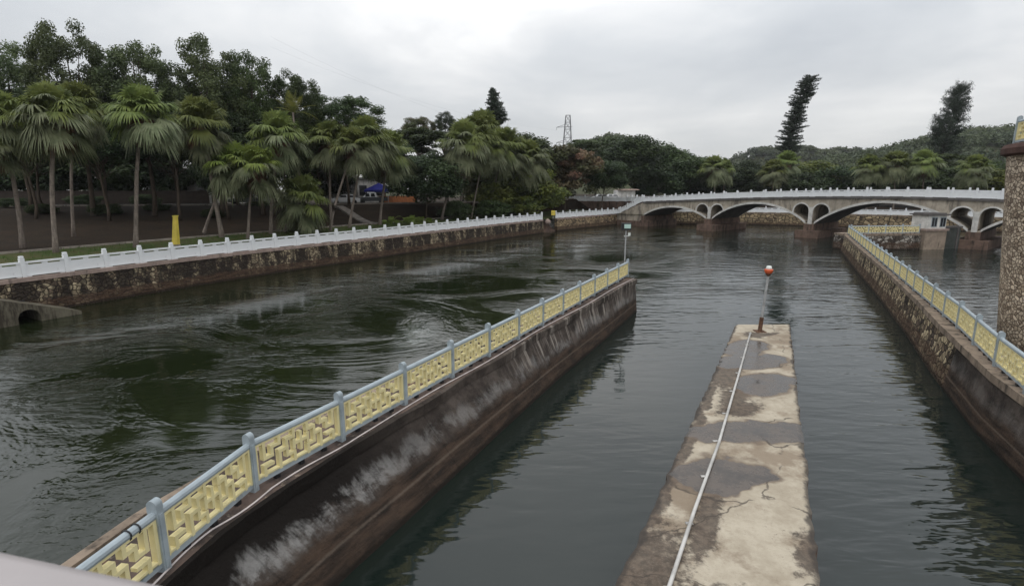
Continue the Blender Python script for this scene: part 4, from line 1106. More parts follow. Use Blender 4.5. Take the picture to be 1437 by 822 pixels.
tree(1290, 244, 90, 126, 'bush', 2, 'dark', 'low dark tree behind the middle of the right hand palms', bottom=280)
tree(1000, 240, 90, 146, 'bush', 0, 'dark', 'low dark tree behind the single far palm', bottom=280)

# fan palms
def palm_crown(seed, n=66):
    g = random.Random(seed); V = []; Q = []; mi = []
    def frond(az, el, mat, scale=1.0):
        d = Vector((math.cos(az) * math.cos(el), math.sin(az) * math.cos(el), math.sin(el)))
        kk = max(0.0, min(1.4, 1 - el / R(80)))
        a = (.72 + .32 * min(1, kk) - .25 * max(0, kk - 1) + g.uniform(-.2, .2)) * scale
        sag = .1 + .06 * kk
        Bp = d * a + Vector((0, 0, -sag * a))
        T = (d + Vector((0, 0, -.1 - .42 * kk))).normalized(); S = T.cross(Vector((0, 0, 1)));
        S = S.normalized() if S.length > .05 else Vector((1, 0, 0))
        U = S.cross(T).normalized()
        k = len(V); w = .018
        for p in (Vector((0, 0, 0)) + d * .08, d * a * .5 + Vector((0, 0, .02)), Bp):
            V.append(tuple(p - S * w)); V.append(tuple(p + S * w))
        Q.append((k, k + 1, k + 3, k + 2)); Q.append((k + 2, k + 3, k + 5, k + 4)); mi.extend([mat, mat])
        Rb = (.98 + .08 * min(1, kk)) * scale * g.uniform(.85, 1.15); K = 34
        for j in range(K):
            ph = R(-118) + R(236) * j / (K - 1) + g.uniform(-.05, .05)
            D = (T * math.cos(ph) + S * math.sin(ph) * .85 + U * (.42 * (1 - abs(ph) / R(118)) + .1)).normalized()
            side = D.cross(U).normalized()
            L = Rb * (1 - .2 * abs(ph) / R(118)) * g.uniform(.85, 1.08)
            k = len(V); dc = (.5 + .3 * kk) * g.uniform(.7, 1.35)
            for f, w in ((0.02, .012), (.4, .04), (.72, .026), (1.0, .003)):
                dr = dc * max(0, f - .28) ** 1.4 * L + .05 * f
                back = max(0, f - .45) * .3 * L * min(1, .4 + kk)
                p = Bp + D * (f * L - back) + Vector((0, 0, -dr))
                V.append(tuple(p - side * w)); V.append(tuple(p + side * w))
            for q in range(3): Q.append((k + 2 * q, k + 2 * q + 1, k + 2 * q + 3, k + 2 * q + 2)); mi.append(mat)
    for i in range(n):
        t = i / (n - 1)
        if t > .55 and i % 5 == 1: continue
        el = R(86) - R(140) * t ** 1.1 + g.uniform(-.2, .2)
        frond(i * 2.39996 + g.uniform(-.25, .25), el, 0 if t < .6 + g.uniform(-.15, .15) else 1, 1.0)
    green = (V, Q, mi)
    V, Q, mi = [], [], []
    for i in range(14):
        frond(i * 2.39996 + g.uniform(-.3, .3), R(-18) - R(62) * (i / 13) + g.uniform(-.15, .15), 0, .7 if i > 4 else .5)
    return green, (V, Q, mi)
PALM = {}
def palm_meshes(var, bright):
    key = (var, bright)
    if key not in PALM:
        (v, q, m), (v2, q2, m2) = palm_crown(40 + var)
        PALM[key] = (np_mesh('crown', v, q, [M['palmleaf_b' if bright else 'palmleaf'], M['palmold']], m), np_mesh('dead_fronds', v2, q2, M['palmdead']))
    return PALM[key]
def fan_palm(base, hd, w, label, var=0, bright=False, Y=None, group='fan palms on the left bank', r=.17, dead=True):
    if Y is None: bx, by, bz = ground_at(*base)
    else:
        by = Y; bx = atd(base[0], base[1], Y)[0]; bz = ground_z(bx, by)
    hx, hz = atd(hd[0], hd[1], by); m = mpp(hd[0], hd[1], by)
    root = empty('fan_palm', (bx, by, bz), label, 'palm', group)
    sc_ = w * m / 2 / 1.64
    cm, dm = palm_meshes(var % 4, bright)
    h = Vector((hx - bx, 0, hz - bz))
    o = link('crown', cm, root); o.location = h; o.scale = (sc_ * (.94 + .12 * ((base[0] * 7 % 13) / 13)), sc_, sc_ * (.92 + .2 * ((base[0] * 5 % 11) / 11))); o.rotation_euler = (.1 * math.sin(base[0]), .12 * math.cos(base[0] * 1.7), base[0] * .37 % 6.28)
    if dead:
        o = link('dead_fronds', dm, root); o.location = h + Vector((0, 0, -.1)); o.scale = (sc_ * .9,) * 3; o.rotation_euler = (0, 0, base[0] * .21 % 6.28)
    mb = MB(); n = 12; pts = []; rad = []
    for i in range(n + 1):
        t = i / n; pts.append((h.x * (t ** 1.25) + .12 * math.sin(t * 5 + base[0]) * (1 - t) * t * 2, .1 * math.sin(t * 4 + base[0]) * t, (h.z + .35) * t - .35)); rad.append(r * (1.5 - .45 * min(1, t * 6)) * (1 - .28 * t))
    mb.tube(pts, rad, 10)
    ob = mb.build('trunk', M['palmtrunk'], None, smooth=True); ob.parent = root
    return root
fan_palm((32, 348), (8, 168), 92, 'leftmost fan palm, its crown cut by the photo edge', 0)
fan_palm((-8, 350), (-14, 200), 84, 'palm mostly outside the left edge with low hanging fronds', 1)
fan_palm((78, 354), (75, 160), 110, 'big shaggy fan palm with reddish grey trunk, second from the left', 1)
fan_palm((103, 332), (104, 150), 84, 'palm with thin dark trunk hidden behind the big shaggy palm', 2, r=.14)
fan_palm((190, 347), (200, 158), 98, 'fan palm with slim straight pale trunk left of the yellow marker', 3)
fan_palm((312, 333), (280, 172), 86, 'fan palm whose trunk leans left, right of the yellow marker', 0, r=.21)
fan_palm((284, 330), (330, 230), 86, 'bright low fan palm on a thin trunk leaning right', 1, True, r=.15)
fan_palm((347, 335), (358, 234), 74, 'bright fan palm with short straight trunk beside the low leaning one', 2, True, r=.13)
fan_palm((380, 328), (390, 190), 84, 'fan palm with slender pale trunk between the bright palms and the bushy one', 3)
fan_palm((398, 325), (424, 278), 80, 'short bushy fan palm low over the balustrade', 0, False, dead=False)
fan_palm((462, 262), (462, 198), 78, 'fan palm with its thin trunk standing back behind the bushy palm', 1, Y=70)
fan_palm((463, 324), (496, 204), 66, 'slanting palm left of the blue canopy, left of the leaning pair', 2, r=.14)
fan_palm((490, 320), (514, 196), 80, 'slanting palm left of the blue canopy, right of the leaning pair', 3, r=.15)
fan_palm((533, 315), (545, 212), 78, 'fan palm with white trunk right of the blue canopy', 0)
fan_palm((620, 308), (652, 200), 74, 'strongly slanting palm of the twin trunk group', 1, Y=84, r=.2)
fan_palm((644, 304), (664, 190), 70, 'upright palm of the twin trunk group', 2, Y=88, r=.2)
fan_palm((661, 300), (684, 206), 60, 'slender palm right of the twin trunk group', 3, Y=88, r=.14)
fan_palm((684, 292), (708, 208), 70, 'palm with slanting thin trunk above the yellow green tree', 0, Y=93, r=.13)
fan_palm((742, 290), (742, 222), 70, 'fan palm left of the bronze and pink tree', 1, Y=97)
fan_palm((668, 262), (676, 184), 74, 'palm crown rising behind the twin trunk group', 3, Y=100)
FG = 'fan palms beyond the bridge'
fan_palm((1004, 270), (1002, 234), 42, 'single far palm with pale hanging fronds above the bridge', 2, Y=133, group=FG)
fan_palm((1016, 270), (1016, 238), 36, 'pale trunked palm touching the single far palm', 1, Y=136, group=FG)
fan_palm((1085, 270), (1084, 240), 44, 'far palm left of the leaning dark conifer base', 3, Y=133, group=FG)
fan_palm((1106, 270), (1104, 228), 40, 'far palm covering the foot of the leaning dark conifer', 0, Y=137, group=FG)
fan_palm((1219, 268), (1220, 234), 46, 'leftmost palm of the right hand group behind the bridge', 1, Y=118, group=FG)
fan_palm((1257, 268), (1257, 230), 48, 'second palm of the right hand group behind the bridge', 2, Y=116, group=FG)
fan_palm((1297, 268), (1297, 229), 48, 'third palm of the right hand group, with reddish trunk', 3, Y=114, group=FG)
fan_palm((1368, 268), (1368, 236), 46, 'rightmost palm of the right hand group near the stone tower', 0, Y=109, group=FG)
# feather palm behind
def feather_palm(px, base_y, head_y, w, Y, label):
    X, hz = atd(px, head_y, Y); gz = ground_z(X, Y); m = mpp(px, head_y, Y); root = empty('feather_palm', (X, Y, gz), label, 'palm')
    L = w * m / 2 * 1.2; g = random.Random(3); V = []; Q = []
    for i in range(15):
        az = i * 2.4; el = R(80) - R(75) * (i / 14); T = Vector((math.cos(az) * math.cos(el), math.sin(az) * math.cos(el), math.sin(el))); S = T.cross(Vector((0, 0, 1))).normalized()
        for j in range(26):
            t = (j + 1) / 26; p = T * (L * t) + Vector((0, 0, -.5 * L * t * t * (1 - math.sin(el) * .6)))
            for sg in (-1, 1):
                tip = p + S * sg * (.55 * math.sin(math.pi * min(1, t * .9 + .1)) + .1) + T * .25 + Vector((0, 0, -.12)); k = len(V)
                V += [tuple(p - T * .03), tuple(p + T * .03), tuple(tip + T * .01), tuple(tip - T * .01)]; Q.append((k, k + 1, k + 2, k + 3))
    o = link('crown', np_mesh('crown', V, Q, M['feather']), root); o.location = (0, 0, hz - gz)
    mb = MB(); mb.tube([(0, 0, -.3), (.1, 0, (hz - gz) * .5), (0, 0, hz - gz)], [.2, .15, .11], 8); mb.build('trunk', M['palmtrunk'], None, smooth=True).parent = root
feather_palm(411, 300, 158, 62, 70, 'yellowish feather leaved palm spiking up behind the fan palm row')
feather_palm(566, 312, 285, 0, 78, 'low feathery green fern palm') if False else None
# conifers
def conifer(name, px0, py0, px1, py1, Y, prof, label, seed, dens=1.0, bend=0.0, clumpy=False):
    """trunk from (px0,py0) to (px1,py1); prof: list of (t, half width px)"""
    g = random.Random(seed); X0, z0 = atd(px0, py0, Y); X1, z1 = atd(px1, py1, Y); gz = ground_z(X0, Y); m = mpp(px1, py1, Y)
    root = empty(name, (X0, Y, gz), label, 'conifer'); H = z1 - gz
    def axis(z): 
        t = (z + gz - z0) / (z1 - z0); t = max(0, t); return Vector((t * (X1 - X0) + bend * math.sin(math.pi * min(1, t)), 0, z))
    mb = MB(); zs = [0 - .3] + [H * k / 12 for k in range(1, 13)]
    mb.tube([axis(z) for z in zs], [.38 * (1 - .92 * k / 12) + .02 for k in range(13)], 8)
    V = []; Q = []
    def width(t):
        for (a, wa), (b, wb) in zip(prof[:-1], prof[1:]):
            if a <= t <= b: return (wa + (wb - wa) * (t - a) / (b - a)) * m
        return prof[-1][1] * m
    zlo = z0 - gz; nwh = int(60 * dens)
    for i in range(nwh):
        t = (i + g.uniform(0, .6)) / nwh; c = axis(zlo + (H - zlo) * t); w = width(t); nb = g.randint(3, 6) if clumpy else g.randint(5, 8)
        for b in range(nb):
            az = g.uniform(0, 6.28); L = w * g.choice([.45, .7, .9, 1.0, 1.15]) * g.uniform(.8, 1.1); up = g.uniform(-.1, 1.3) if clumpy else g.uniform(.05, .35)
            D = Vector((math.cos(az), math.sin(az), up)); e = c + D * L
            mb.tube([c, c + D * L * .5 + Vector((0, 0, -.04 * L)), e], [.06, .04, .015], 4, cap=False)
            for j in range(int(38 * max(.5, L))):
                f = g.uniform(.55, 1.05) if clumpy else g.uniform(.2, 1.0); jt = .3 if clumpy else .13; p = c + D * (L * f) + Vector((g.gauss(0, jt), g.gauss(0, jt), g.gauss(0, jt * .9)))
                a = Vector((g.gauss(0, 1), g.gauss(0, 1), g.gauss(0, 1))).normalized() * .2; q = Vector((g.gauss(0, 1), g.gauss(0, 1), g.gauss(0, 1))).normalized() * .07; k = len(V)
                V += [tuple(p - a), tuple(p + q), tuple(p + a), tuple(p - q)]; Q.append((k, k + 1, k + 2, k + 3))
    mb.build('trunk', M['pinebark'], None).parent = root
    link('crown', np_mesh('crown', V, Q, M['norfolk']), root)
conifer('leaning_conifer', 1106, 216, 1138, 108, 148, [(0, 15), (.25, 16), (.45, 16), (.55, 12), (.72, 15), (.85, 15), (1, 11)], 'tall narrow dark conifer leaning right against the sky, left of two', 5, 1.25, -1.0)
conifer('broad_conifer', 1322, 216, 1349, 124, 138, [(0, 17), (.2, 21), (.27, 18), (.5, 17), (.7, 14), (.9, 12), (1, 7)], 'broad gappy conifer widening downward above the hill, right of two', 8, 1.15, 0, True)
conifer('small_conifer', 697, 176, 691, 124, 110, [(0, 17), (.3, 16), (.6, 12), (.85, 7), (1, 1)], 'small neat cone shaped dark conifer above the twin trunk palms', 11, .55)
# undergrowth by the bank
def fern_clump(px, py, Y, w, label, seed, mat='palmleaf_b'):
    X, gz0 = atd(px, py, Y); gz = ground_z(X, Y); root = empty('fern_clump', (X, Y, gz), label, 'plant'); g = random.Random(seed); V = []; Q = []
    m = mpp(px, py, Y); L = w * m / 2
    for i in range(26):
        ox = g.uniform(-.5, .5) * L * 1.4; az = g.uniform(0, 6.28); el = R(g.uniform(15, 70)); T = Vector((math.cos(az) * math.cos(el), math.sin(az) * math.cos(el), math.sin(el))); S = T.cross(Vector((0, 0, 1))).normalized(); l = L * g.uniform(.5, .9)
        for j in range(18):
            t = (j + 1) / 18; p = Vector((ox, 0, 0)) + T * (l * t) + Vector((0, 0, -.6 * l * t * t))
            for sg in (-1, 1):
                tip = p + S * sg * (.38 * math.sin(math.pi * t) + .06) + T * .12; k = len(V)
                V += [tuple(p - T * .04), tuple(p + T * .04), tuple(tip + T * .02), tuple(tip - T * .02)]; Q.append((k, k + 1, k + 2, k + 3))
    link('foliage', np_mesh('foliage', V, Q, M[mat]), root)
fern_clump(560, 312, 74, 74, 'arching green fern clump left of the rounded dark tree foot', 3)
fern_clump(588, 306, 78, 56, 'lighter arching fern clump under the rounded dark tree', 5)
V, Q, _ = leaf_cloud(77, 40, 5000, .06, 'dome', .34, .7, .3)
for i, (px, Y, w, hgt, lb) in enumerate([(640, 86, 50, 26, 'low leafy shrub behind the white balustrade under the twin palms'), (690, 90, 60, 26, 'low leafy shrub below the yellow green tree'), (735, 96, 60, 30, 'low leafy shrub near the landing gap')]):
    X = atd(px, 300, Y)[0]; m = mpp(px, 300, Y); root = empty('shrub', (X, Y, ground_z(X, Y)), lb, 'shrub', 'shrubs behind the balustrade')
    o = link('foliage', np_mesh('foliage', V, Q, M['mid' if i != 2 else 'yellowgreen']), root); o.location = (0, 0, hgt * m * .5); o.scale = (w * m / 2, w * m / 2, hgt * m / 2 * 1.2)
# grass tufts on the verge
g = np.random.default_rng(5); n = 16000; V = np.zeros((n, 3, 3)); 
idx = g.choice([i for i in range(len(SP) - 1) if SP[i].y < 84 and SP[i].y > 24], n); off_ = g.uniform(.7, 10.2, n); tt = g.random(n)
px_a = np.array([(SP[i] * (1 - t) + SP[i + 1] * t + SN[i] * o) for i, t, o in zip(idx, tt, off_)])
for k in range(3): V[:, k, :2] = px_a
V[:, :, 2] = (QZ + .055 * off_)[:, None]
az = g.uniform(0, 6.28, n); wv = np.stack([np.cos(az), np.sin(az)], 1) * .035
V[:, 0, :2] -= wv; V[:, 1, :2] += wv; V[:, 2, :2] += g.normal(size=(n, 2)) * .06; V[:, 2, 2] += g.uniform(.08, .26, n)
tag(link('grass', np_mesh('grass', V.reshape(-1, 3), np.arange(3 * n).reshape(-1, 3), M['grassblade'])), 'short green grass on the strip behind the balustrade', 'grass', kind='stuff')

# ------------------------------------------------------------------ hills with woods far off
def hill(name, cx, cy, rx, ry, h, seed, n=30000, size=1.3, lb=''):
    g = np.random.default_rng(seed); mb = MB(); K = 26
    def hz(x, y):
        a = ((x - cx) / rx) ** 2 + ((y - cy) / ry) ** 2
        return 4 + h * math.exp(-a * 1.1) * (1 + .07 * math.sin(x * .06 + seed) + .05 * math.sin(x * .13 + y * .08))
    xs = np.linspace(cx - rx * 1.7, cx + rx * 1.7, K); ys_ = np.linspace(cy - ry * 1.7, cy + ry * 1.7, K)
    for i in range(K - 1):
        for j in range(K - 1):
            mb.face([(xs[a], ys_[b], hz(xs[a], ys_[b]) - 1) for a, b in ((i, j), (i + 1, j), (i + 1, j + 1), (i, j + 1))])
    tag(mb.build(name, M['far'], smooth=True), kind='structure')
    nc = n // 60; c = g.normal(size=(nc, 2)) * .55; cxy = np.stack([cx + c[:, 0] * rx, cy - abs(c[:, 1]) * ry * .9 + ry * .2], 1)
    cz = np.array([hz(*p) for p in cxy]); cr = g.uniform(2.2, 4.6, nc); k = g.integers(0, nc, n)
    d = g.normal(size=(n, 3)); d /= np.linalg.norm(d, axis=1)[:, None]
    P = np.stack([cxy[k, 0], cxy[k, 1], cz[k] + cr[k] * .8], 1) + d * cr[k][:, None] * (g.random(n) ** .3)[:, None] * np.array([1, 1, .85])
    nr_ = d + g.normal(size=(n, 3)) * .4; nr_ /= np.linalg.norm(nr_, axis=1)[:, None]
    a = np.cross(nr_, g.normal(size=(n, 3))); a /= np.linalg.norm(a, axis=1)[:, None]; b = np.cross(nr_, a); s = size * g.uniform(.4, 1.0, n)[:, None]
    V = np.stack([P - a * s, P + b * s * .6, P + a * s, P - b * s * .6], 1).reshape(-1, 3)
    tag(link('hill_forest', np_mesh('hill_forest', V, np.arange(4 * n).reshape(-1, 4), M['hillleaf'])), lb, 'forest', kind='stuff')
hill('hill', 281, 330, 108, 70, 31, 3, 60000, 1.1, 'wooded hill rising behind the trees right of the bridge')
hill('distant_hill', 300, 560, 130, 60, 40, 5, 26000, 1.8, 'distant wooded ridge between the two conifers')
hill('distant_hill', 75, 440, 90, 60, 36, 9, 26000, 1.5, 'distant wooded hill behind the left bridge end')
# houses and other things beyond
def building(x, y, w, d, h, rz, label, roof=True, name='white_building', win=3, mat='house', z=None):
    z = ground_z(x, y) if z is None else z
    root = empty(name, (x, y, z), label, 'building')
    mb = MB(); mb.box((x, y, z + h / 2 - .5), (w, d, h + 1), rz); mb.build('wall', M[mat], root)
    if roof:
        mb = MB(); mb.box((x, y, z + h + .2), (w + .6, d + .6, .35), rz); mb.build('roof', M['roof'], root)
    for k in range(win):
        u = (k + .5) / win * w - w / 2; ca, sa = math.cos(rz), math.sin(rz)
        mb = MB(); v = -d / 2 - .02; mb.box((x + u * ca - v * sa, y + u * sa + v * ca, z + h * .55), (w / win * .5, .1, h * .4), rz); mb.build('window', M['glass'], root)
def bx_(px, Y): return atd(px, 250, Y)[0]
building(bx_(260, 100), 100, 9, 5, 5.5, .3, 'white building glimpsed through the trunks above the yellow marker', win=3)
building(bx_(352, 97), 97, 6, 4, 3.6, .3, 'small pale building behind the bright low palm', win=2)
building(bx_(478, 104), 104, 6, 5, 6.5, .3, 'white building left of the blue canopy behind slanting palms', win=2)
building(bx_(508, 112), 112, 9, 5, 5.0, .3, 'pale building behind the blue canopy', win=3)
hx, hz_ = atd(1176, 226, 420)
building(hx, 420, 15, 8, 5, .1, 'white house on the distant ridge', win=4, z=hz_ - 2.2)
# low wall beyond the road
wl = [(-110, 72.5), (-75, 83), (-50, 88)]
root = empty('low_wall', (*wl[0], ROADZ), 'low brownish wall beyond the road in the shade of the trees', 'wall'); mb = MB(); mc = MB()
for p, q in zip(wl[:-1], wl[1:]):
    c = ((p[0] + q[0]) / 2, (p[1] + q[1]) / 2); L = math.dist(p, q); a = math.atan2(q[1] - p[1], q[0] - p[0])
    mb.box((*c, ROADZ + .9), (L, .25, 2.0), a); mc.box((*c, ROADZ + 1.98), (L, .4, .16), a)
mb.build('masonry', M['brickwall'], root); mc.build('coping', M['brickwall'], root)
# path climbing to the road
p0 = ground_at(524, 315); p1 = ground_at(476, 293)
ln_ = [tuple(Vector(p0[:2]).lerp(Vector(p1[:2]), k / 10)) for k in range(11)]
tag(ribbon('path', ln_, .6, lambda x, y: ground_z(x, y) + .22, M['path'], .35), kind='structure')
# canopy
cx_, cy_ = bx_(531, 92), 92; gz = ground_z(cx_, cy_)
root = empty('canopy', (cx_, cy_, gz), 'dark blue canopy tent behind the parked pickup', 'canopy')
for sx in (-1, 1):
    for sy in (-1, 1):
        mb = MB(); mb.box((cx_ + sx * 1.9, cy_ + sy * 1.5, gz + 1.1), (.08, .08, 2.2)); mb.build('leg', M['steel'], root)
mb = MB(); zt_ = gz + 2.2; P_ = [(cx_ - 2.1, cy_ - 1.7, zt_), (cx_ + 2.1, cy_ - 1.7, zt_), (cx_ + 2.1, cy_ + 1.7, zt_), (cx_ - 2.1, cy_ + 1.7, zt_)]
tp_ = (cx_, cy_, zt_ + 1.15)
for i in range(4): mb.face([P_[i], P_[(i + 1) % 4], tp_])
for i in range(4):
    a, b = P_[i], P_[(i + 1) % 4]; mb.face([(a[0], a[1], zt_ - .35), (b[0], b[1], zt_ - .35), b, a])
mb.build('fabric', M['blue'], root)
# vehicles
def vehicle(x, y, z, rz, prof, cabin, paint, topp, label, cat, name, L, W=1.75, wheelr=.33, tail=None):
    root = empty(name, (x, y, z), label, cat); root.rotation_euler = (0, 0, rz)
    def ext(pts, w, nm, mat, tw=None):
        mb = MB(); n = len(pts); tw = tw or w
        zs = [p[1] for p in pts]; lo, hi = min(zs), max(zs)
        ww = [w + (tw - w) * (p[1] - lo) / (hi - lo) for p in pts]
        A = [(p[0], -k / 2, p[1]) for p, k in zip(pts, ww)]; B_ = [(p[0], k / 2, p[1]) for p, k in zip(pts, ww)]
        mb.face(A); mb.face(B_[::-1])
        for i in range(n): j = (i + 1) % n; mb.face([A[j], A[i], B_[i], B_[j]])
        o = mb.build(nm, mat, None); o.parent = root; return o
    ext(prof, W, 'body', paint); ext(cabin, W * .97, 'cabin', topp, W * .78)
    cx0 = [p[0] for p in cabin]; zc = [p[1] for p in cabin]; lo, hi = min(zc), max(zc); x0, x1 = min(cx0), max(cx0); md = (x0 + x1) / 2
    for sy in (-1, 1):
        for a, b in ((x0 + .3, md - .05), (md + .05, x1 - .3)):
            mb = MB(); y0 = sy * (W * .485 - .02); y1 = sy * (W * .41 - .005); z0, z1 = lo + .08, hi - .12
            mb.hexa([(a, y0 - .02, z0), (b, y0 - .02, z0), (b, y0 + .03, z0), (a, y0 + .03, z0)], [(a + .12, y1 - .02, z1), (b - .12, y1 - .02, z1), (b - .12, y1 + .03, z1), (a + .12, y1 + .03, z1)])
            o = mb.build('window', M['glass'], None); o.parent = root
    for sx in (-.31, .31):
        for sy in (-1, 1):
            mb = MB(); mb.tube([(sx * L, sy * (W / 2 - .2), wheelr), (sx * L, sy * (W / 2 + .02), wheelr)], wheelr, 14); o = mb.build('wheel', M['tyre'], None); o.parent = root
    for sy in (-1, 1):
        mb = MB(); mb.box((L / 2 - .02, sy * W * .37, .78), (.06, .28, .2)); o = mb.build('tail_light', M['redpaint'], None); o.parent = root
        mb = MB(); mb.box((-L / 2 + .02, sy * W * .37, .72), (.06, .3, .18)); o = mb.build('headlight', M['lampwhite'], None); o.parent = root
    return root
def sedan(x, y, z, rz, paint, label):
    L = 4.4
    return vehicle(x, y, z, rz, [(-2.2, .35), (2.2, .35), (2.2, .85), (1.5, .98), (-1.1, .98), (-2.15, .8)], [(-1.1, .96), (1.6, .96), (1.05, 1.45), (-.45, 1.45)], paint, paint, label, 'car', 'parked_car', L)
vx, vy = bx_(520, 86), 86.2
vehicle(vx, vy, ROADZ + .05, .35, [(-2.4, .4), (2.4, .4), (2.4, 1.0), (-1.3, 1.02), (-2.35, .9)], [(-1.4, 1.0), (.75, 1.0), (.6, 1.75), (-.6, 1.75)], M['cardark'], M['carwhite'], 'pickup with dark body and white cab roof parked under the blue canopy', 'pickup', 'parked_pickup', 4.8)
sx_, sy_ = bx_(352, 84), 81.5
sedan(sx_, sy_, ROADZ + .05, .22, M['cardark'], 'dark car parked on the road behind the bright palms')
sedan(bx_(488, 86), 84.2, ROADZ + .05, .3, M['carwhite'], 'white car parked left of the pickup behind slanting palms')
for i, (px, Y, mt, lb) in enumerate([(843, 124.5, 'carwhite', 'white car left of two on the approach road by the bridge'), (858, 126, 'carwhite', 'white car behind the ramp rail nearest the bridge end')]):
    sedan(bx_(px, Y), Y, 4.75, .15, M[mt], lb)
# orange kiosk
ox, oy = bx_(557, 94), 94; gz = ground_z(ox, oy)
root = empty('orange_kiosk', (ox, oy, gz), 'low orange kiosk with flat roof behind the white trunked palm', 'kiosk')
mb = MB(); mb.box((ox, oy, gz + .55), (6.5, 1.6, 1.1), .25); mb.build('counter', M['orange'], root)
mb = MB(); mb.box((ox - 1, oy, gz + 2.0), (3, 2, .15), .25); mb.build('roof', M['orange'], root)
for k in (-1, 1):
    mb = MB(); mb.box((ox - 1 + k * 1.2, oy + k * .3, gz + 1.5), (.1, .1, 1.0)); mb.build('post', M['orange'], root)
ox, oy = bx_(877, 128), 128
root = empty('shop_stall', (ox, oy, 4.7), 'pale stall with dull pinkish roof over the approach road at the bridge end', 'stall')
mb = MB(); mb.box((ox, oy, 5.9), (4.5, 2.5, 2.4), .2); mb.build('wall', M['house'], root)
mb = MB(); mb.box((ox + .6, oy - .2, 7.25), (5.2, 3.1, .3), .2, .8); mb.build('roof', M['cap_pink'], root)
# yellow marker
mx, my, mz = ground_at(247, 346)
root = empty('marker_post', (mx, my, mz), 'tapered yellow marker post on the grass behind the balustrade', 'post')
mb = MB(); mt = atd(246, 304, my)[1] - mz; tx_ = atd(246, 304, my)[0]; mb.hexa([(mx + a * .24, my + b * .24, mz) for a, b in ((-1, -1), (1, -1), (1, 1), (-1, 1))], [(tx_ + a * .14, my + b * .14, mz + mt) for a, b in ((-1, -1), (1, -1), (1, 1), (-1, 1))]); mb.build('shaft', M['obelisk'], root)
mb = MB(); mb.box((tx_, my, mz + mt + .05), (.36, .36, .1)); mb.build('cap', M['obelisk'], root)
mb = MB(); mb.box((mx, my, mz + .1), (.7, .7, .2), .5); mb.build('plinth', M['kerb'], root)
# yellow box and pale sack at the landing gap
yb = Vector((7.4, 95.2)); root = empty('yellow_box', (yb.x, yb.y, QZ), 'small yellow box on a post at the landing gap in the balustrade', 'box')
mb = MB(); mb.box((yb.x, yb.y, QZ + .3), (.12, .12, .6)); mb.build('post', M['steel'], root)
mb = MB(); mb.box((yb.x, yb.y, QZ + 1.0), (.75, .5, .85)); mb.build('case', M['obelisk'], root, bevel=.05)
mb = MB(); mb.lathe((6.3, 94.0, QZ - .9), [(.45, 0), (.62, .25), (.55, .6), (.3, .85), (.08, .95)], 12)
tag(mb.build('sack', M['cap_pink'], origin=(6.3, 94.0, QZ - .9), smooth=True), 'pale bulging sack on the landing steps below the yellow box', 'sack')
# pylon and wires
PX, PZt = atd(797, 162, 420); PY = 420; gz = 10; Hh = PZt - gz
root = empty('pylon', (PX, PY, gz), 'grey steel lattice electricity pylon on the skyline', 'pylon'); mb = MB()
def leg(sx, sy, t): w = 5.2 * (1 - t) + 1.6 * t; return (PX + sx * w / 1.0, PY + sy * w, gz + Hh * t)
for sx in (-1, 1):
    for sy in (-1, 1): mb.tube([leg(sx, sy, 0), leg(sx, sy, 1)], .22, 4)
lv = [0, .2, .38, .54, .68, .8, .9, 1]
for a, b in zip(lv[:-1], lv[1:]):
    for sy in (-1, 1):
        mb.tube([leg(-1, sy, a), leg(1, sy, b)], .12, 4); mb.tube([leg(1, sy, a), leg(-1, sy, b)], .12, 4); mb.tube([leg(-1, sy, b), leg(1, sy, b)], .12, 4)
mb.build('tower', M['pylon'], root)
for t in (.62, .84):
    mb = MB(); z = gz + Hh * t
    mb.tube([(PX - 8.5, PY, z - .6), (PX + 3.4, PY, z)], .18, 4); mb.tube([(PX - 8.5, PY, z - .6), (PX - 1, PY, z + 1.8)], .14, 4); mb.tube([(PX - 8.4, PY, z - .6), (PX - 8.4, PY, z - 2.6)], .14, 4)
    mb.build('cross_arm', M['pylon'], root)
for k, (t, lb) in enumerate(((.62, 'lower thin power line sagging across the sky to the pylon'), (.84, 'upper thin power line sagging across the sky to the pylon'))):
    a = Vector((PX - 8.4, PY, gz + Hh * t - 2.7)); x1, z1 = atd(380, 66 + k * 14 - 14, 300); b = Vector((x1, 300, z1)); mb = MB()
    mb.tube([a.lerp(b, s) + Vector((0, 0, -7 * 4 * s * (1 - s))) for s in [i / 24 for i in range(25)]], .018, 4)
    tag(mb.build('power_line', M['pylon'], origin=tuple(a)), lb, 'wire')

# ------------------------------------------------------------------ thin river haze
def haze(density, box=((-950, -75, -2.7), (1080, 900, 95))):
    m = bpy.data.materials.new('haze'); m.use_nodes = True; t = m.node_tree; t.nodes.clear()
    o = t.nodes.new('ShaderNodeOutputMaterial'); v = t.nodes.new('ShaderNodeVolumePrincipled'); t.links.new(v.outputs[0], o.inputs['Volume'])
    v.inputs['Color'].default_value = (.9, .92, .94, 1); v.inputs['Density'].default_value = density; v.inputs['Anisotropy'].default_value = .2
    (x0, y0, z0), (x1, y1, z1) = box; mb = MB(); mb.box(((x0 + x1) / 2, (y0 + y1) / 2, (z0 + z1) / 2), (x1 - x0, y1 - y0, z1 - z0))
    tag(mb.build('haze', m), kind='stuff')
haze(.00013)
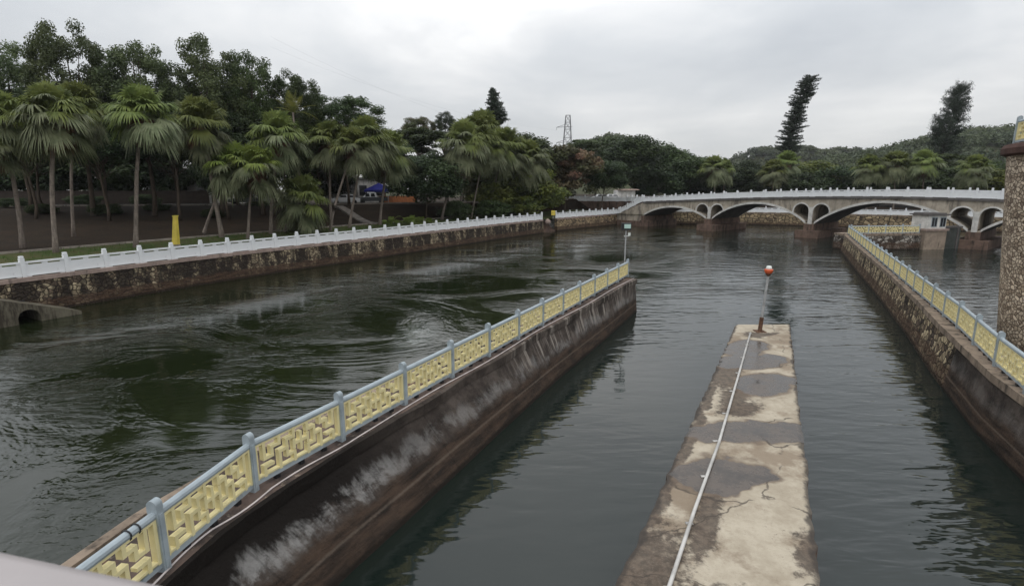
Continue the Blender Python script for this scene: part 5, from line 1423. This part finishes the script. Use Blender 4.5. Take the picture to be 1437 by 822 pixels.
# ------------------------------------------------------------------ sky, sun, camera
w = bpy.data.worlds.new('World'); sc.world = w; w.use_nodes = True; nt = w.node_tree; nt.nodes.clear()
out = nt.nodes.new('ShaderNodeOutputWorld'); bg = nt.nodes.new('ShaderNodeBackground'); nt.links.new(bg.outputs[0], out.inputs[0])
SUN_EL, SUN_AZ = R(62), R(205)
sky = nt.nodes.new('ShaderNodeTexSky'); sky.sky_type = 'NISHITA'; sky.sun_disc = False; sky.sun_elevation = SUN_EL; sky.sun_rotation = SUN_AZ
class WN(NT):
    def __init__(s): s.t = nt
wn = WN()
tc_ = wn.coord('Generated'); x = wn.sep(tc_)
den = wn.math('ADD', wn.math('MAXIMUM', x[2], 0.0), .16)
cv = nt.nodes.new('ShaderNodeCombineXYZ'); nt.links.new(wn.math('DIVIDE', x[0], den), cv.inputs[0]); nt.links.new(wn.math('DIVIDE', x[1], den), cv.inputs[1])
n1 = wn.noise(wn.mapping(cv.outputs[0], (.55, .55, 1), (2.3, .4, 0)), 1.0, 5, .5, .4)
n2 = wn.noise(wn.mapping(cv.outputs[0], (1.1, .8, 1), (7.3, 1.4, 0)), 1.2, 6, .55, .3)
mixn = wn.math('ADD', wn.math('MULTIPLY', n1, .65), wn.math('MULTIPLY', n2, .35))
cl = wn.ramp(mixn, [(.36, (.475, .50, .53)), (.48, (.585, .605, .625)), (.57, (.715, .722, .728)), (.67, (.94, .935, .92))])
hz = wn.step(x[2], .3, .02)
cl = wn.mix(wn.math('MULTIPLY', hz, .45), cl, (.72, .715, .71))
cie = wn.math('MULTIPLY', wn.math('ADD', wn.math('MULTIPLY', wn.math('MAXIMUM', x[2], 0.0), 2.0), 1.0), 9.1)   # overcast: zenith three times the horizon
cc = nt.nodes.new('ShaderNodeCombineXYZ')
for k in range(3): nt.links.new(cie, cc.inputs[k])
sky10 = wn.mix(1.0, cl, cc.outputs[0], 'MULTIPLY')
fin = wn.mix(.92, sky.outputs[0], sky10)
nt.links.new(fin, bg.inputs[0]); bg.inputs[1].default_value = .1
ld = bpy.data.lights.new('overcast_sun', 'SUN'); ld.energy = .6; ld.angle = R(30); ld.color = (1, .97, .93)
lo_ = bpy.data.objects.new('overcast_sun', ld); col.objects.link(lo_)
dirv = Vector((math.sin(SUN_AZ) * math.cos(SUN_EL), math.cos(SUN_AZ) * math.cos(SUN_EL), math.sin(SUN_EL)))
lo_.rotation_euler = dirv.to_track_quat('Z', 'Y').to_euler(); lo_.location = (0, 20, 60)
cd = bpy.data.cameras.new('camera'); cam = bpy.data.objects.new('camera', cd); col.objects.link(cam)
cam.location = (0, 0, CAMH); cam.rotation_euler = (math.pi / 2 - PITCH, 0, 0)
cd.sensor_width = 36; cd.lens = FPX / 1437 * 36; cd.clip_start = .05; cd.clip_end = 5000
cd.dof.use_dof = True; cd.dof.focus_distance = 30; cd.dof.aperture_fstop = 4.0
sc.camera = cam
sc.view_settings.view_transform = 'Standard'; sc.view_settings.look = 'None'; sc.view_settings.gamma = 1; sc.view_settings.exposure = 0
sc.view_settings.use_curve_mapping = False
